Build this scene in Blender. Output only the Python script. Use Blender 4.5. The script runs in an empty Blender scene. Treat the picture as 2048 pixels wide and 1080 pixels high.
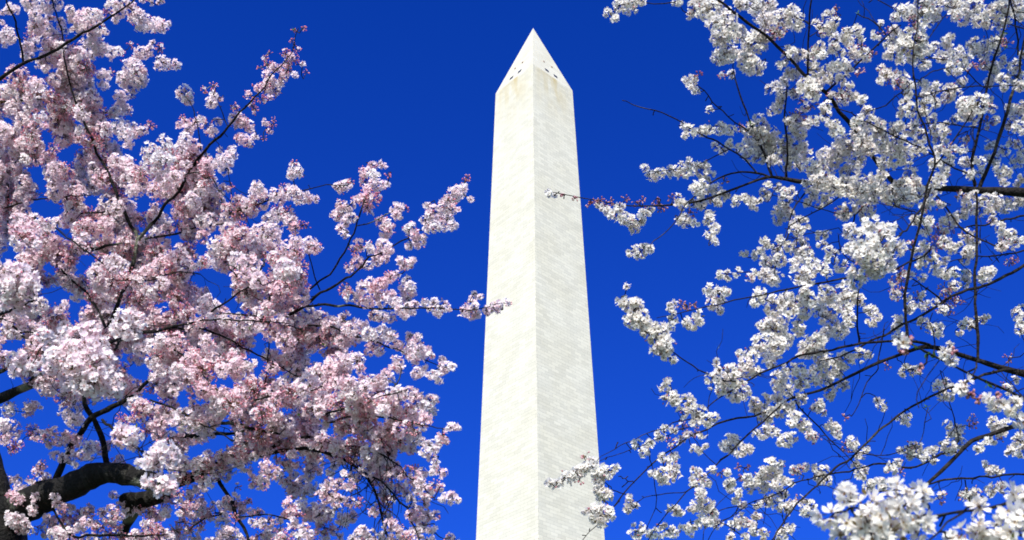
import bpy, math, random
import numpy as np
from mathutils import Vector

S = bpy.context.scene
COL = S.collection
rng = np.random.default_rng(11)
random.seed(11)

# ------------------------------------------------------------------ camera
CAM_Z = 1.7
F_PX, CX, CY = 2310.5, 1024.0, 900.0          # focal length and optical centre on a 2048 x 1080 frame
PITCH, ROLL = 0.46173, -0.00208
OBE_D, OBE_AZ, OBE_ANG, OBE_RISE = 169.19, 0.02603, -0.04794, 9.0

cp, sp = math.cos(PITCH), math.sin(PITCH)
FW = np.array([0.0, cp, sp])
_up0 = np.array([0.0, -sp, cp]); _rt0 = np.array([1.0, 0.0, 0.0])
RT = math.cos(ROLL) * _rt0 + math.sin(ROLL) * _up0
UP = -math.sin(ROLL) * _rt0 + math.cos(ROLL) * _up0
CAMP = np.array([0.0, 0.0, CAM_Z])

cam = bpy.data.cameras.new("camera")
camo = bpy.data.objects.new("camera", cam); COL.objects.link(camo)
from mathutils import Matrix
M3 = Matrix((RT.tolist(), UP.tolist(), (-FW).tolist())).transposed()
camo.matrix_world = Matrix.Translation(Vector(CAMP.tolist())) @ M3.to_4x4()
cam.sensor_fit = 'HORIZONTAL'; cam.sensor_width = 36.0
cam.lens = F_PX / 2048.0 * 36.0
cam.shift_y = (CY - 540.0) / 2048.0
cam.dof.use_dof = True; cam.dof.focus_distance = 10.0; cam.dof.aperture_fstop = 8.0
cam.clip_start = 0.05; cam.clip_end = 3000.0
S.camera = camo

# ------------------------------------------------------------------ light
SUN_EL, SUN_AZ = math.radians(37.0), math.radians(180.0 + 10.2)     # azimuth clockwise from +Y; behind the camera, a little to its left
SUN_DIR = Vector((math.sin(SUN_AZ) * math.cos(SUN_EL), math.cos(SUN_AZ) * math.cos(SUN_EL), math.sin(SUN_EL)))
sun = bpy.data.lights.new("sun", 'SUN'); sun.energy = 5.0; sun.angle = math.radians(0.53); sun.color = (1.0, 0.965, 0.905)
suno = bpy.data.objects.new("sun", sun); COL.objects.link(suno)
suno.rotation_euler = (-SUN_DIR).to_track_quat('-Z', 'Y').to_euler()

world = bpy.data.worlds.new("World"); S.world = world; world.use_nodes = True
wn, wl = world.node_tree.nodes, world.node_tree.links
wn.clear()
w_out = wn.new('ShaderNodeOutputWorld'); w_bg = wn.new('ShaderNodeBackground')
sky = wn.new('ShaderNodeTexSky'); sky.sky_type = 'NISHITA'; sky.sun_disc = False
sky.sun_elevation = SUN_EL; sky.sun_rotation = SUN_AZ
sky.altitude = 0; sky.air_density = 1.0; sky.dust_density = 0.3; sky.ozone_density = 4.0
# the sky is most strongly polarised (deepest blue on slide film) a right angle away from the sun
geo = wn.new('ShaderNodeTexCoord')
dot = wn.new('ShaderNodeVectorMath'); dot.operation = 'DOT_PRODUCT'; dot.inputs[1].default_value = SUN_DIR
nrm = wn.new('ShaderNodeVectorMath'); nrm.operation = 'NORMALIZE'
mr = wn.new('ShaderNodeMapRange'); mr.interpolation_type = 'SMOOTHSTEP'
mr.inputs['From Min'].default_value = 0.75; mr.inputs['From Max'].default_value = 0.35
mr.inputs['To Min'].default_value = 0.0; mr.inputs['To Max'].default_value = 1.0
mix = wn.new('ShaderNodeMix'); mix.data_type = 'RGBA'; mix.blend_type = 'MULTIPLY'
mix.inputs['B'].default_value = (0.016, 0.160, 0.73, 1.0)
wl.new(geo.outputs['Generated'], nrm.inputs[0]); wl.new(nrm.outputs[0], dot.inputs[0])
sxyz = wn.new('ShaderNodeSeparateXYZ'); wl.new(nrm.outputs[0], sxyz.inputs[0])
mz = wn.new('ShaderNodeMapRange'); mz.inputs['From Min'].default_value = 0.30; mz.inputs['From Max'].default_value = 0.78
mz.inputs['To Min'].default_value = 0.966; mz.inputs['To Max'].default_value = 1.0
mm = wn.new('ShaderNodeMath'); mm.operation = 'MULTIPLY'
wl.new(sxyz.outputs['Z'], mz.inputs['Value']); wl.new(mz.outputs['Result'], mm.inputs[1])
wl.new(dot.outputs['Value'], mr.inputs['Value']); wl.new(mr.outputs['Result'], mm.inputs[0]); wl.new(mm.outputs[0], mix.inputs['Factor'])
wl.new(sky.outputs['Color'], mix.inputs['A']); wl.new(mix.outputs['Result'], w_bg.inputs['Color'])
w_bg.inputs['Strength'].default_value = 0.15
wl.new(w_bg.outputs[0], w_out.inputs['Surface'])

S.view_settings.view_transform = 'Standard'; S.view_settings.look = 'None'
S.view_settings.exposure = 0.70; S.view_settings.gamma = 1.0
S.render.engine = 'CYCLES'
S.cycles.filter_width = 1.7
S.cycles.max_bounces = 12; S.cycles.diffuse_bounces = 7; S.cycles.transmission_bounces = 8

# ------------------------------------------------------------------ helpers
def at(x, y, d):
    """the point seen at pixel (x, y) of the 2048 x 1080 frame, d metres along the view axis"""
    return CAMP + d * (FW + (x - CX) / F_PX * RT + (CY - y) / F_PX * UP)

def new_obj(name, me, mat=None, parent=None):
    o = bpy.data.objects.new(name, me); COL.objects.link(o)
    if mat is not None and me is not None:
        for m in (mat if isinstance(mat, (list, tuple)) else [mat]): me.materials.append(m)
    if parent is not None: o.parent = parent
    return o

def tag(o, label=None, cat=None, group=None, kind=None):
    if label: o['label'] = label
    if cat: o['category'] = cat
    if group: o['group'] = group
    if kind: o['kind'] = kind

def tri_mesh(name, V, F, C=None, smooth=False, attrs=None):
    me = bpy.data.meshes.new(name)
    V = np.ascontiguousarray(V, dtype=np.float32); F = np.ascontiguousarray(F, dtype=np.int32)
    nf = len(F); k = F.shape[1]
    me.vertices.add(len(V)); me.vertices.foreach_set('co', V.ravel())
    me.loops.add(nf * k); me.loops.foreach_set('vertex_index', F.ravel())
    me.polygons.add(nf)
    me.polygons.foreach_set('loop_start', np.arange(0, nf * k, k, dtype=np.int32))
    me.polygons.foreach_set('use_smooth', np.full(nf, smooth, dtype=bool))
    me.update(calc_edges=True)
    if C is not None:
        a = me.color_attributes.new('tint', 'FLOAT_COLOR', 'POINT')
        C4 = np.ones((len(V), 4), dtype=np.float32); C4[:, :3] = C
        a.data.foreach_set('color', C4.ravel())
    for n, vals in (attrs or {}).items():
        a = me.attributes.new(n, 'FLOAT', 'POINT'); a.data.foreach_set('value', np.ascontiguousarray(vals, dtype=np.float32))
    return me

def mat_new(name):
    m = bpy.data.materials.new(name); m.use_nodes = True
    nt = m.node_tree; nt.nodes.clear()
    out = nt.nodes.new('ShaderNodeOutputMaterial')
    return m, nt.nodes, nt.links, out

# ------------------------------------------------------------------ materials
def make_blossom_mat():
    m, n, l, out = mat_new('blossom_petal')
    a = n.new('ShaderNodeAttribute'); a.attribute_name = 'tint'
    d = n.new('ShaderNodeBsdfDiffuse'); t = n.new('ShaderNodeBsdfTranslucent')
    mx = n.new('ShaderNodeMixShader'); mx.inputs[0].default_value = 0.53
    l.new(a.outputs['Color'], d.inputs['Color']); l.new(a.outputs['Color'], t.inputs['Color'])
    l.new(d.outputs[0], mx.inputs[1]); l.new(t.outputs[0], mx.inputs[2]); l.new(mx.outputs[0], out.inputs['Surface'])
    return m

def make_bark_mat(name, base, light, lichen):
    m, n, l, out = mat_new(name)
    b = n.new('ShaderNodeBsdfPrincipled'); b.inputs['Roughness'].default_value = 0.8; b.inputs['Specular IOR Level'].default_value = 0.18
    tc = n.new('ShaderNodeTexCoord')
    al = n.new('ShaderNodeAttribute'); al.attribute_name = 'along'
    nz = n.new('ShaderNodeTexNoise'); nz.inputs['Scale'].default_value = 9.0; nz.inputs['Detail'].default_value = 5.0
    l.new(tc.outputs['Object'], nz.inputs['Vector'])
    # lenticel bands, with sunlit ridges painted into their pale colour, run round the limb: noise of the arc length, warped a little
    ma = n.new('ShaderNodeMath'); ma.operation = 'MULTIPLY_ADD'; ma.inputs[1].default_value = 0.05
    l.new(nz.outputs['Fac'], ma.inputs[0]); l.new(al.outputs['Fac'], ma.inputs[2])
    cmb = n.new('ShaderNodeCombineXYZ'); l.new(ma.outputs[0], cmb.inputs['X'])
    bn = n.new('ShaderNodeTexNoise'); bn.inputs['Scale'].default_value = 26.0; bn.inputs['Detail'].default_value = 3.0
    l.new(cmb.outputs[0], bn.inputs['Vector'])
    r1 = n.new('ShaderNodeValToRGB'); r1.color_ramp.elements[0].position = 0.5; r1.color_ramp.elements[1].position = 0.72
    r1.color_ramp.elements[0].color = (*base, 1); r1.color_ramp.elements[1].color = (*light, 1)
    l.new(bn.outputs['Fac'], r1.inputs['Fac'])
    n2 = n.new('ShaderNodeTexNoise'); n2.inputs['Scale'].default_value = 3.1; n2.inputs['Detail'].default_value = 6.0
    l.new(tc.outputs['Object'], n2.inputs['Vector'])
    r2 = n.new('ShaderNodeValToRGB'); r2.color_ramp.elements[0].position = 0.60; r2.color_ramp.elements[1].position = 0.655
    l.new(n2.outputs['Fac'], r2.inputs['Fac'])
    mx = n.new('ShaderNodeMix'); mx.data_type = 'RGBA'; mx.inputs['B'].default_value = (*lichen, 1)
    l.new(r2.outputs['Color'], mx.inputs['Factor']); l.new(r1.outputs['Color'], mx.inputs['A'])
    l.new(mx.outputs['Result'], b.inputs['Base Color'])
    n5 = n.new('ShaderNodeTexNoise'); n5.inputs['Scale'].default_value = 55.0; n5.inputs['Detail'].default_value = 6.0; l.new(tc.outputs['Object'], n5.inputs['Vector'])
    ad = n.new('ShaderNodeMath'); ad.operation = 'ADD'; l.new(bn.outputs['Fac'], ad.inputs[0]); l.new(n5.outputs['Fac'], ad.inputs[1])
    bp = n.new('ShaderNodeBump'); bp.inputs['Strength'].default_value = 1.0; bp.inputs['Distance'].default_value = 0.02
    l.new(ad.outputs[0], bp.inputs['Height']); l.new(bp.outputs[0], b.inputs['Normal'])
    l.new(b.outputs[0], out.inputs['Surface'])
    return m

def make_marble_mat(name, c1, c2, course, joint, streak, rust=None):
    """coursed stone: the UVs are in metres along and up each face"""
    m, n, l, out = mat_new(name)
    b = n.new('ShaderNodeBsdfPrincipled'); b.inputs['Roughness'].default_value = 0.55
    uv = n.new('ShaderNodeUVMap'); uv.uv_map = 'UVMap'
    br = n.new('ShaderNodeTexBrick'); br.inputs['Scale'].default_value = 1.0
    br.inputs['Brick Width'].default_value = course * 2.6; br.inputs['Row Height'].default_value = course
    br.inputs['Mortar Size'].default_value = 0.018; br.inputs['Mortar Smooth'].default_value = 0.3; br.inputs['Bias'].default_value = 0.0
    br.inputs['Color1'].default_value = (*c1, 1); br.inputs['Color2'].default_value = (*c2, 1); br.inputs['Mortar'].default_value = (*joint, 1)
    l.new(uv.outputs[0], br.inputs['Vector'])
    # short horizontal veins and weathered courses
    mp = n.new('ShaderNodeMapping'); mp.inputs['Scale'].default_value = (0.30, 4.6, 1.0); l.new(uv.outputs[0], mp.inputs['Vector'])
    nz = n.new('ShaderNodeTexNoise'); nz.inputs['Scale'].default_value = 1.0; nz.inputs['Detail'].default_value = 5.0; nz.inputs['Roughness'].default_value = 0.65
    l.new(mp.outputs[0], nz.inputs['Vector'])
    rp = n.new('ShaderNodeValToRGB'); rp.color_ramp.elements[0].position = 0.36; rp.color_ramp.elements[1].position = 0.55
    rp.color_ramp.elements[0].color = (*streak, 1); rp.color_ramp.elements[1].color = (1, 1, 1, 1)
    l.new(nz.outputs['Fac'], rp.inputs['Fac'])
    mu = n.new('ShaderNodeMix'); mu.data_type = 'RGBA'; mu.blend_type = 'MULTIPLY'; mu.inputs['Factor'].default_value = 1.0
    l.new(br.outputs['Color'], mu.inputs['A']); l.new(rp.outputs['Color'], mu.inputs['B'])
    # broad blotches, a few storeys across
    n3 = n.new('ShaderNodeTexNoise'); n3.inputs['Scale'].default_value = 0.16; n3.inputs['Detail'].default_value = 4.0
    l.new(uv.outputs[0], n3.inputs['Vector'])
    r3 = n.new('ShaderNodeValToRGB'); r3.color_ramp.elements[0].position = 0.35; r3.color_ramp.elements[1].position = 0.62
    r3.color_ramp.elements[0].color = (0.93, 0.915, 0.86, 1); r3.color_ramp.elements[1].color = (1, 1, 1, 1)
    l.new(n3.outputs['Fac'], r3.inputs['Fac'])
    m3 = n.new('ShaderNodeMix'); m3.data_type = 'RGBA'; m3.blend_type = 'MULTIPLY'; m3.inputs['Factor'].default_value = 0.6
    l.new(mu.outputs['Result'], m3.inputs['A']); l.new(r3.outputs['Color'], m3.inputs['B'])
    last = m3.outputs['Result']
    if rust:
        # rusty and grey runs down the top courses, below the windows
        sx = n.new('ShaderNodeSeparateXYZ'); l.new(uv.outputs[0], sx.inputs[0])
        mr_ = n.new('ShaderNodeMapRange'); mr_.inputs['From Min'].default_value = rust[0]; mr_.inputs['From Max'].default_value = rust[1]
        l.new(sx.outputs['Y'], mr_.inputs['Value'])
        mp2 = n.new('ShaderNodeMapping'); mp2.inputs['Scale'].default_value = (0.6, 0.16, 1.0); l.new(uv.outputs[0], mp2.inputs['Vector'])
        n4 = n.new('ShaderNodeTexNoise'); n4.inputs['Scale'].default_value = 1.0; n4.inputs['Detail'].default_value = 4.0
        l.new(mp2.outputs[0], n4.inputs['Vector'])
        ab = n.new('ShaderNodeMath'); ab.operation = 'ABSOLUTE'; l.new(sx.outputs['X'], ab.inputs[0])
        m5 = n.new('ShaderNodeMapRange'); m5.inputs['From Min'].default_value = 5.5; m5.inputs['From Max'].default_value = 1.0
        l.new(ab.outputs[0], m5.inputs['Value'])
        q = n.new('ShaderNodeMath'); q.operation = 'MULTIPLY'; l.new(mr_.outputs[0], q.inputs[0]); l.new(m5.outputs[0], q.inputs[1])
        r4 = n.new('ShaderNodeMapRange'); r4.inputs['From Min'].default_value = 0.36; r4.inputs['From Max'].default_value = 0.66; r4.inputs['To Max'].default_value = 1.0
        l.new(n4.outputs['Fac'], r4.inputs['Value'])
        q2 = n.new('ShaderNodeMath'); q2.operation = 'MULTIPLY'; l.new(q.outputs[0], q2.inputs[0]); l.new(r4.outputs[0], q2.inputs[1])
        m6 = n.new('ShaderNodeMix'); m6.data_type = 'RGBA'; m6.inputs['B'].default_value = (0.42, 0.34, 0.17, 1)
        l.new(q2.outputs[0], m6.inputs['Factor']); l.new(last, m6.inputs['A'])
        last = m6.outputs['Result']
    l.new(last, b.inputs['Base Color'])
    bp = n.new('ShaderNodeBump'); bp.inputs['Strength'].default_value = 0.07; bp.inputs['Distance'].default_value = 0.03
    l.new(nz.outputs['Fac'], bp.inputs['Height']); l.new(bp.outputs[0], b.inputs['Normal'])
    l.new(b.outputs[0], out.inputs['Surface'])
    return m

def make_plain_mat(name, col, rough=0.5, noise=0.3, scale=6.0):
    m, n, l, out = mat_new(name)
    b = n.new('ShaderNodeBsdfPrincipled'); b.inputs['Roughness'].default_value = rough
    tc = n.new('ShaderNodeTexCoord'); nz = n.new('ShaderNodeTexNoise'); nz.inputs['Scale'].default_value = scale; nz.inputs['Detail'].default_value = 6.0
    l.new(tc.outputs['Object'], nz.inputs['Vector'])
    r = n.new('ShaderNodeValToRGB'); r.color_ramp.elements[0].position = 0.3; r.color_ramp.elements[1].position = 0.7
    r.color_ramp.elements[0].color = (*[c * (1 - noise) for c in col], 1); r.color_ramp.elements[1].color = (*[c * (1 + noise) for c in col], 1)
    l.new(nz.outputs['Fac'], r.inputs['Fac']); l.new(r.outputs['Color'], b.inputs['Base Color'])
    l.new(b.outputs[0], out.inputs['Surface'])
    return m

M_PETAL = make_blossom_mat()
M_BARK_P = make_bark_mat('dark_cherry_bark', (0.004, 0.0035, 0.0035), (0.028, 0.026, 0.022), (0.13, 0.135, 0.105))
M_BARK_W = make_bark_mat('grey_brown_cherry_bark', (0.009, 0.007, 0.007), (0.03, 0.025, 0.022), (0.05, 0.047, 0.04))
M_SHAFT = make_marble_mat('white_marble_courses', (0.585, 0.562, 0.475), (0.495, 0.477, 0.405), 0.61, (0.29, 0.28, 0.24), (0.94, 0.935, 0.92), rust=(141.0, 152.6))
M_PYR = make_marble_mat('pale_pyramid_marble', (0.535, 0.515, 0.44), (0.49, 0.47, 0.395), 1.1, (0.36, 0.35, 0.30), (0.90, 0.89, 0.85))
M_WIN = make_plain_mat('dark_window_glass', (0.02, 0.022, 0.026), 0.2)
M_LAMP = make_plain_mat('weathered_red_lamp_glass', (0.22, 0.12, 0.08), 0.4)
M_TIP = make_plain_mat('grey_aluminium', (0.55, 0.55, 0.56), 0.35)
M_GRASS = make_plain_mat('lawn_grass', (0.05, 0.085, 0.025), 0.9, 0.5, 1.7)

# ------------------------------------------------------------------ ground
OB = np.array([OBE_D * math.sin(OBE_AZ), OBE_D * math.cos(OBE_AZ)])
BASE_Z = CAM_Z + OBE_RISE
def ground_z(x, y):
    r = np.hypot(x - OB[0], y - OB[1])
    t = np.clip((r - 30.0) / 100.0, 0, 1); s = t * t * (3 - 2 * t)
    return BASE_Z * (1 - s)
def build_ground():
    c = np.concatenate([-np.geomspace(1500, 12, 34), np.linspace(-9, 9, 7), np.geomspace(12, 1500, 34)])
    yy = np.concatenate([np.linspace(-1400, -60, 14), np.linspace(-50, 320, 60), np.geomspace(340, 1600, 14)])
    X, Y = np.meshgrid(c, yy)
    Z = ground_z(X, Y)
    V = np.stack([X.ravel(), Y.ravel(), Z.ravel()], 1); w = len(c)
    i = np.arange(len(yy) - 1)[:, None] * w + np.arange(w - 1)[None, :]
    i = i.ravel(); F = np.stack([i, i + 1, i + w + 1, i + w], 1)
    o = new_obj('ground', tri_mesh('ground', V, F, smooth=True), M_GRASS); tag(o, kind='structure')
build_ground()

# ------------------------------------------------------------------ obelisk
def build_obelisk():
    H1, H2, HB, HT = 152.4, 169.3, 8.4, 5.25
    root = bpy.data.objects.new('obelisk', None); COL.objects.link(root)
    root.location = (OB[0], OB[1], BASE_Z); root.rotation_euler = (0, 0, math.pi / 4 + OBE_ANG)
    tag(root, 'tall white marble obelisk with a pointed top rising between the two cherry trees', 'obelisk')
    def frustum(name, h0, h1, z0, z1, rows, mat, jitter=0.0):
        V, F, U = [], [], []
        for k in range(4):
            a = k * math.pi / 2; c, s = round(math.cos(a)), round(math.sin(a))
            b0 = len(V)
            for r in range(rows + 1):
                t = r / rows; h = h0 + (h1 - h0) * t; z = z0 + (z1 - z0) * t
                for u in (-1, 1):
                    lx, ly = u * h, -h
                    V.append((lx * c - ly * s, lx * s + ly * c, z)); U.append((lx + 40.0 * 0, z + 0.0))
            for r in range(rows):
                i = b0 + r * 2
                F.append((i, i + 1, i + 3, i + 2))
        me = bpy.data.meshes.new(name); me.from_pydata(V, [], F)
        ul = me.uv_layers.new(name='UVMap')
        for lp in me.loops:
            k = lp.vertex_index // (2 * (rows + 1))
            ul.data[lp.index].uv = (U[lp.vertex_index][0] + 0.0, U[lp.vertex_index][1])
        me.update()
        return new_obj(name, me, mat, root)
    frustum('shaft', HB, HT, -0.5, H1, 8, M_SHAFT)
    pyr = frustum('pyramid_top', HT - 0.004, 0.12, H1, H2 - 0.35, 3, M_PYR)
    tip = bpy.data.meshes.new('tip'); h = 0.12
    tip.from_pydata([(-h, -h, H2 - .35), (h, -h, H2 - .35), (h, h, H2 - .35), (-h, h, H2 - .35), (0, 0, H2)], [], [(0, 1, 4), (1, 2, 4), (2, 3, 4), (3, 0, 4)])
    new_obj('tip', tip, M_TIP, root)
    slope = (HT - 0.12) / (H2 - 0.35 - H1)
    nl = math.hypot(1, slope)
    def panel(name, k, x, z, w, hh, th, mat):
        """a small block set into face k of the sloping top"""
        a = k * math.pi / 2; c, s = math.cos(a), math.sin(a)
        up = np.array([0, slope / nl, 1 / nl]); nn = np.array([0, -1 / nl, slope / nl]); rt = np.array([1.0, 0, 0])
        ctr = np.array([x, -(HT - slope * (z - H1)), z])
        V = []
        for dn in (-0.25, th):
            for du, dv in ((-1, -1), (1, -1), (1, 1), (-1, 1)):
                p = ctr + rt * du * w / 2 + up * dv * hh / 2 + nn * dn
                V.append((p[0] * c - p[1] * s, p[0] * s + p[1] * c, p[2]))
        F = [(4, 5, 6, 7), (0, 1, 5, 4), (1, 2, 6, 5), (2, 3, 7, 6), (3, 0, 4, 7), (3, 2, 1, 0)]
        me = bpy.data.meshes.new(name); me.from_pydata(V, [], F); me.update()
        return new_obj(name, me, mat, pyr)
    for k in range(4):
        for sx in (-1, 1):
            panel('window', k, sx * 1.15, H1 + 1.35, 0.95, 0.82, 0.012, M_WIN)
            panel('warning_lamp', k, sx * 1.05, H1 + 4.3, 0.3, 0.3, 0.10, M_LAMP)
build_obelisk()

# ------------------------------------------------------------------ tubes
def catmull(P, step):
    P = np.asarray(P, float); out = []
    Q = np.vstack([2 * P[0] - P[1], P, 2 * P[-1] - P[-2]])
    for i in range(1, len(Q) - 2):
        p0, p1, p2, p3 = Q[i - 1], Q[i], Q[i + 1], Q[i + 2]
        n = max(2, int(np.linalg.norm(p2[:3] - p1[:3]) / step))
        t = np.arange(n)[:, None] / n
        out.append(0.5 * ((2 * p1) + (-p0 + p2) * t + (2 * p0 - 5 * p1 + 4 * p2 - p3) * t * t + (-p0 + 3 * p1 - 3 * p2 + p3) * t ** 3))
    out.append(P[-1][None])
    return np.vstack(out)

class Tubes:
    def __init__(s): s.V, s.F, s.A, s.n = [], [], [], 0
    def add(s, P, R, sides=5, bump=0.0, cap=True):
        P = np.asarray(P, float); R = np.asarray(R, float); m = len(P)
        T = np.gradient(P, axis=0); T /= np.linalg.norm(T, axis=1)[:, None] + 1e-9
        nrm = np.cross(T[0], [0.3, 0.2, 0.9]); nrm /= np.linalg.norm(nrm) + 1e-9
        N = np.zeros_like(P)
        for i in range(m):
            nrm = nrm - T[i] * (nrm @ T[i]); nrm /= np.linalg.norm(nrm) + 1e-9; N[i] = nrm
        B = np.cross(T, N)
        a = np.arange(sides) * 2 * np.pi / sides
        rr = R[:, None] * np.ones((1, sides))
        if bump > 0:
            ph = rng.uniform(0, 6.28, 4)
            L = np.cumsum(np.r_[0, np.linalg.norm(np.diff(P, axis=0), axis=1)])[:, None]
            rr = rr * (1 + bump * (0.5 * np.sin(2 * a[None] + 7 * L + ph[0]) + 0.4 * np.sin(3 * a[None] - 11 * L + ph[1]) + 0.14 * np.sin(23 * L + ph[2]))
                       + bump * 0.35 * rng.normal(size=rr.shape))
        V = P[:, None, :] + rr[:, :, None] * (np.cos(a)[None, :, None] * N[:, None, :] + np.sin(a)[None, :, None] * B[:, None, :])
        L = np.cumsum(np.r_[0, np.linalg.norm(np.diff(P, axis=0), axis=1)]) + rng.uniform(0, 20)
        s.V.append(V.reshape(-1, 3)); s.A.append(np.repeat(L, sides))
        i = (np.arange(m - 1)[:, None] * sides + np.arange(sides)[None]).ravel()
        j = (np.arange(m - 1)[:, None] * sides + (np.arange(sides)[None] + 1) % sides).ravel()
        s.F.append(np.stack([i, j, j + sides, i + sides], 1) + s.n)
        s.n += m * sides
        if cap:
            for e, d in ((0, -1), (m - 1, 1)):
                s.V.append((P[e] + T[e] * d * R[e] * 0.6)[None]); s.A.append(np.array([L[e]]))
                k = np.arange(sides); b = s.n - (m * sides) if e == 0 else s.n - sides - 1
                b0 = b + (0 if e == 0 else 0)
                q = np.stack([b0 + k, b0 + (k + 1) % sides, np.full(sides, s.n), np.full(sides, s.n)], 1)
                s.F.append(q); s.n += 1
    def mesh(s, name):
        V = np.vstack(s.V); F = np.vstack(s.F)
        quads = F[F[:, 2] != F[:, 3]]; tris = F[F[:, 2] == F[:, 3]][:, :3]
        T = np.vstack([quads[:, [0, 1, 2]], quads[:, [0, 2, 3]], tris])
        return tri_mesh(name, V, T, smooth=True, attrs={'along': np.concatenate(s.A)})

# ------------------------------------------------------------------ blossoms
def petal_template(cup, jit, r, near=False):
    V, F, K = [], [], []                      # K: 0 petal base, 1 petal outer, 2 centre, 3 anther
    for k in range(5):
        a = 2 * math.pi * k / 5 + r.normal() * 0.10; c, s = math.cos(a), math.sin(a)
        L = 1.0 + r.normal() * 0.07; W = (0.84 if near else 1.0) + r.normal() * 0.08; cu = cup + r.normal() * jit; tw = r.normal() * 0.12
        pts = [(0.05, 0, 0), (0.30, 0.20, .06), (0.30, -0.20, .06), (0.62, 0.37, .07), (0.62, -0.37, .07), (0.93, 0.25, .03), (0.93, -0.25, .03), (0.84, 0.0, -0.03), (0.5, 0, -0.03)]
        b = len(V)
        for i, (x, y, h) in enumerate(pts):
            x *= L; y *= W; z = cu * x ** 1.4 + h + tw * y
            x *= math.sqrt(max(0.05, 1 - min(.9, (cu * 0.75)) ** 2))
            V.append((x * c - y * s, x * s + y * c, z)); K.append(0 if i in (0, 1, 2) else 1)
        F += [(b, b + 1, b + 8), (b, b + 8, b + 2), (b + 1, b + 3, b + 8), (b + 2, b + 8, b + 4), (b + 3, b + 5, b + 7), (b + 3, b + 7, b + 8), (b + 4, b + 7, b + 6), (b + 4, b + 8, b + 7)]
    b = len(V); rc = 0.19
    for k in range(5):
        a = 2 * math.pi * k / 5 + .3; V.append((rc * math.cos(a), rc * math.sin(a), 0.13)); K.append(2)
    F += [(b, b + 1, b + 2), (b, b + 2, b + 3), (b, b + 3, b + 4)]
    if near:
        for k in range(11):
            a = r.uniform(0, 6.28); t = r.uniform(0.12, 0.42); x, y = t * math.cos(a), t * math.sin(a); h = 0.42 + r.uniform(-.08, .1)
            px, py = -math.sin(a) * .018, math.cos(a) * .018
            b = len(V); V += [(x * .2 + px, y * .2 + py, .05), (x * .2 - px, y * .2 - py, .05), (x, y, h)]; K += [1, 1, 1]; F.append((b, b + 1, b + 2))
            b = len(V); e = .04
            V += [(x + e, y, h), (x, y + e, h), (x - e, y, h), (x, y - e, h), (x, y, h + e)]; K += [3] * 5
            F += [(b, b + 1, b + 4), (b + 1, b + 2, b + 4), (b + 2, b + 3, b + 4), (b + 3, b, b + 4)]
    # calyx and the start of the stalk on the underside
    b = len(V); rc = 0.13
    for k in range(4):
        a = math.pi / 2 * k; V.append((rc * math.cos(a), rc * math.sin(a), -0.02)); K.append(4)
    V.append((0, 0, -0.34)); K.append(4)
    F += [(b, b + 1, b + 4), (b + 1, b + 2, b + 4), (b + 2, b + 3, b + 4), (b + 3, b, b + 4)]
    return np.array(V), np.array(F), np.array(K)

def bud_template():
    V, F, K = [], [], []
    prof = [(-0.42, 0.02, 4), (-0.30, 0.14, 4), (-0.02, 0.16, 4), (0.05, 0.24, 1), (0.30, 0.30, 1), (0.55, 0.16, 1), (0.66, 0.02, 1)]
    n = 6
    for z, r, k in prof:
        for i in range(n):
            a = 2 * math.pi * i / n; V.append((r * math.cos(a), r * math.sin(a), z)); K.append(k)
    for j in range(len(prof) - 1):
        for i in range(n):
            p, q = j * n + i, j * n + (i + 1) % n
            F += [(p, q, q + n), (p, q + n, p + n)]
    return np.array(V), np.array(F), np.array(K)

_r = np.random.default_rng(5)
T_FAR = [petal_template(c, .10, _r) for c in (0.15, 0.28, 0.40, 0.50, 0.62, 0.80)]
T_NEAR = [petal_template(c, .10, _r, True) for c in (0.18, 0.30, 0.42, 0.55, 0.7)]
T_BUD = bud_template()
T_LEAF = (np.array([(0, 0, 0), (.45, .2, .1), (.45, -.2, .1), (1, 0, .28), (.5, 0, .02)]), np.array([(0, 1, 4), (0, 4, 2), (1, 3, 4), (4, 3, 2)]), np.array([0, 1, 1, 1, 0]))

def rand_rot(N, spin):
    """rotation matrices whose local z axis is N"""
    N = N / (np.linalg.norm(N, axis=1)[:, None] + 1e-9)
    h = np.where(np.abs(N[:, 2:3]) < .9, np.array([[0, 0, 1.0]]), np.array([[1.0, 0, 0]]))
    X = np.cross(h, N); X /= np.linalg.norm(X, axis=1)[:, None]; Y = np.cross(N, X)
    c, s = np.cos(spin)[:, None], np.sin(spin)[:, None]
    X2 = X * c + Y * s; Y2 = -X * s + Y * c
    return np.stack([X2, Y2, N], 2)

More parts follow.
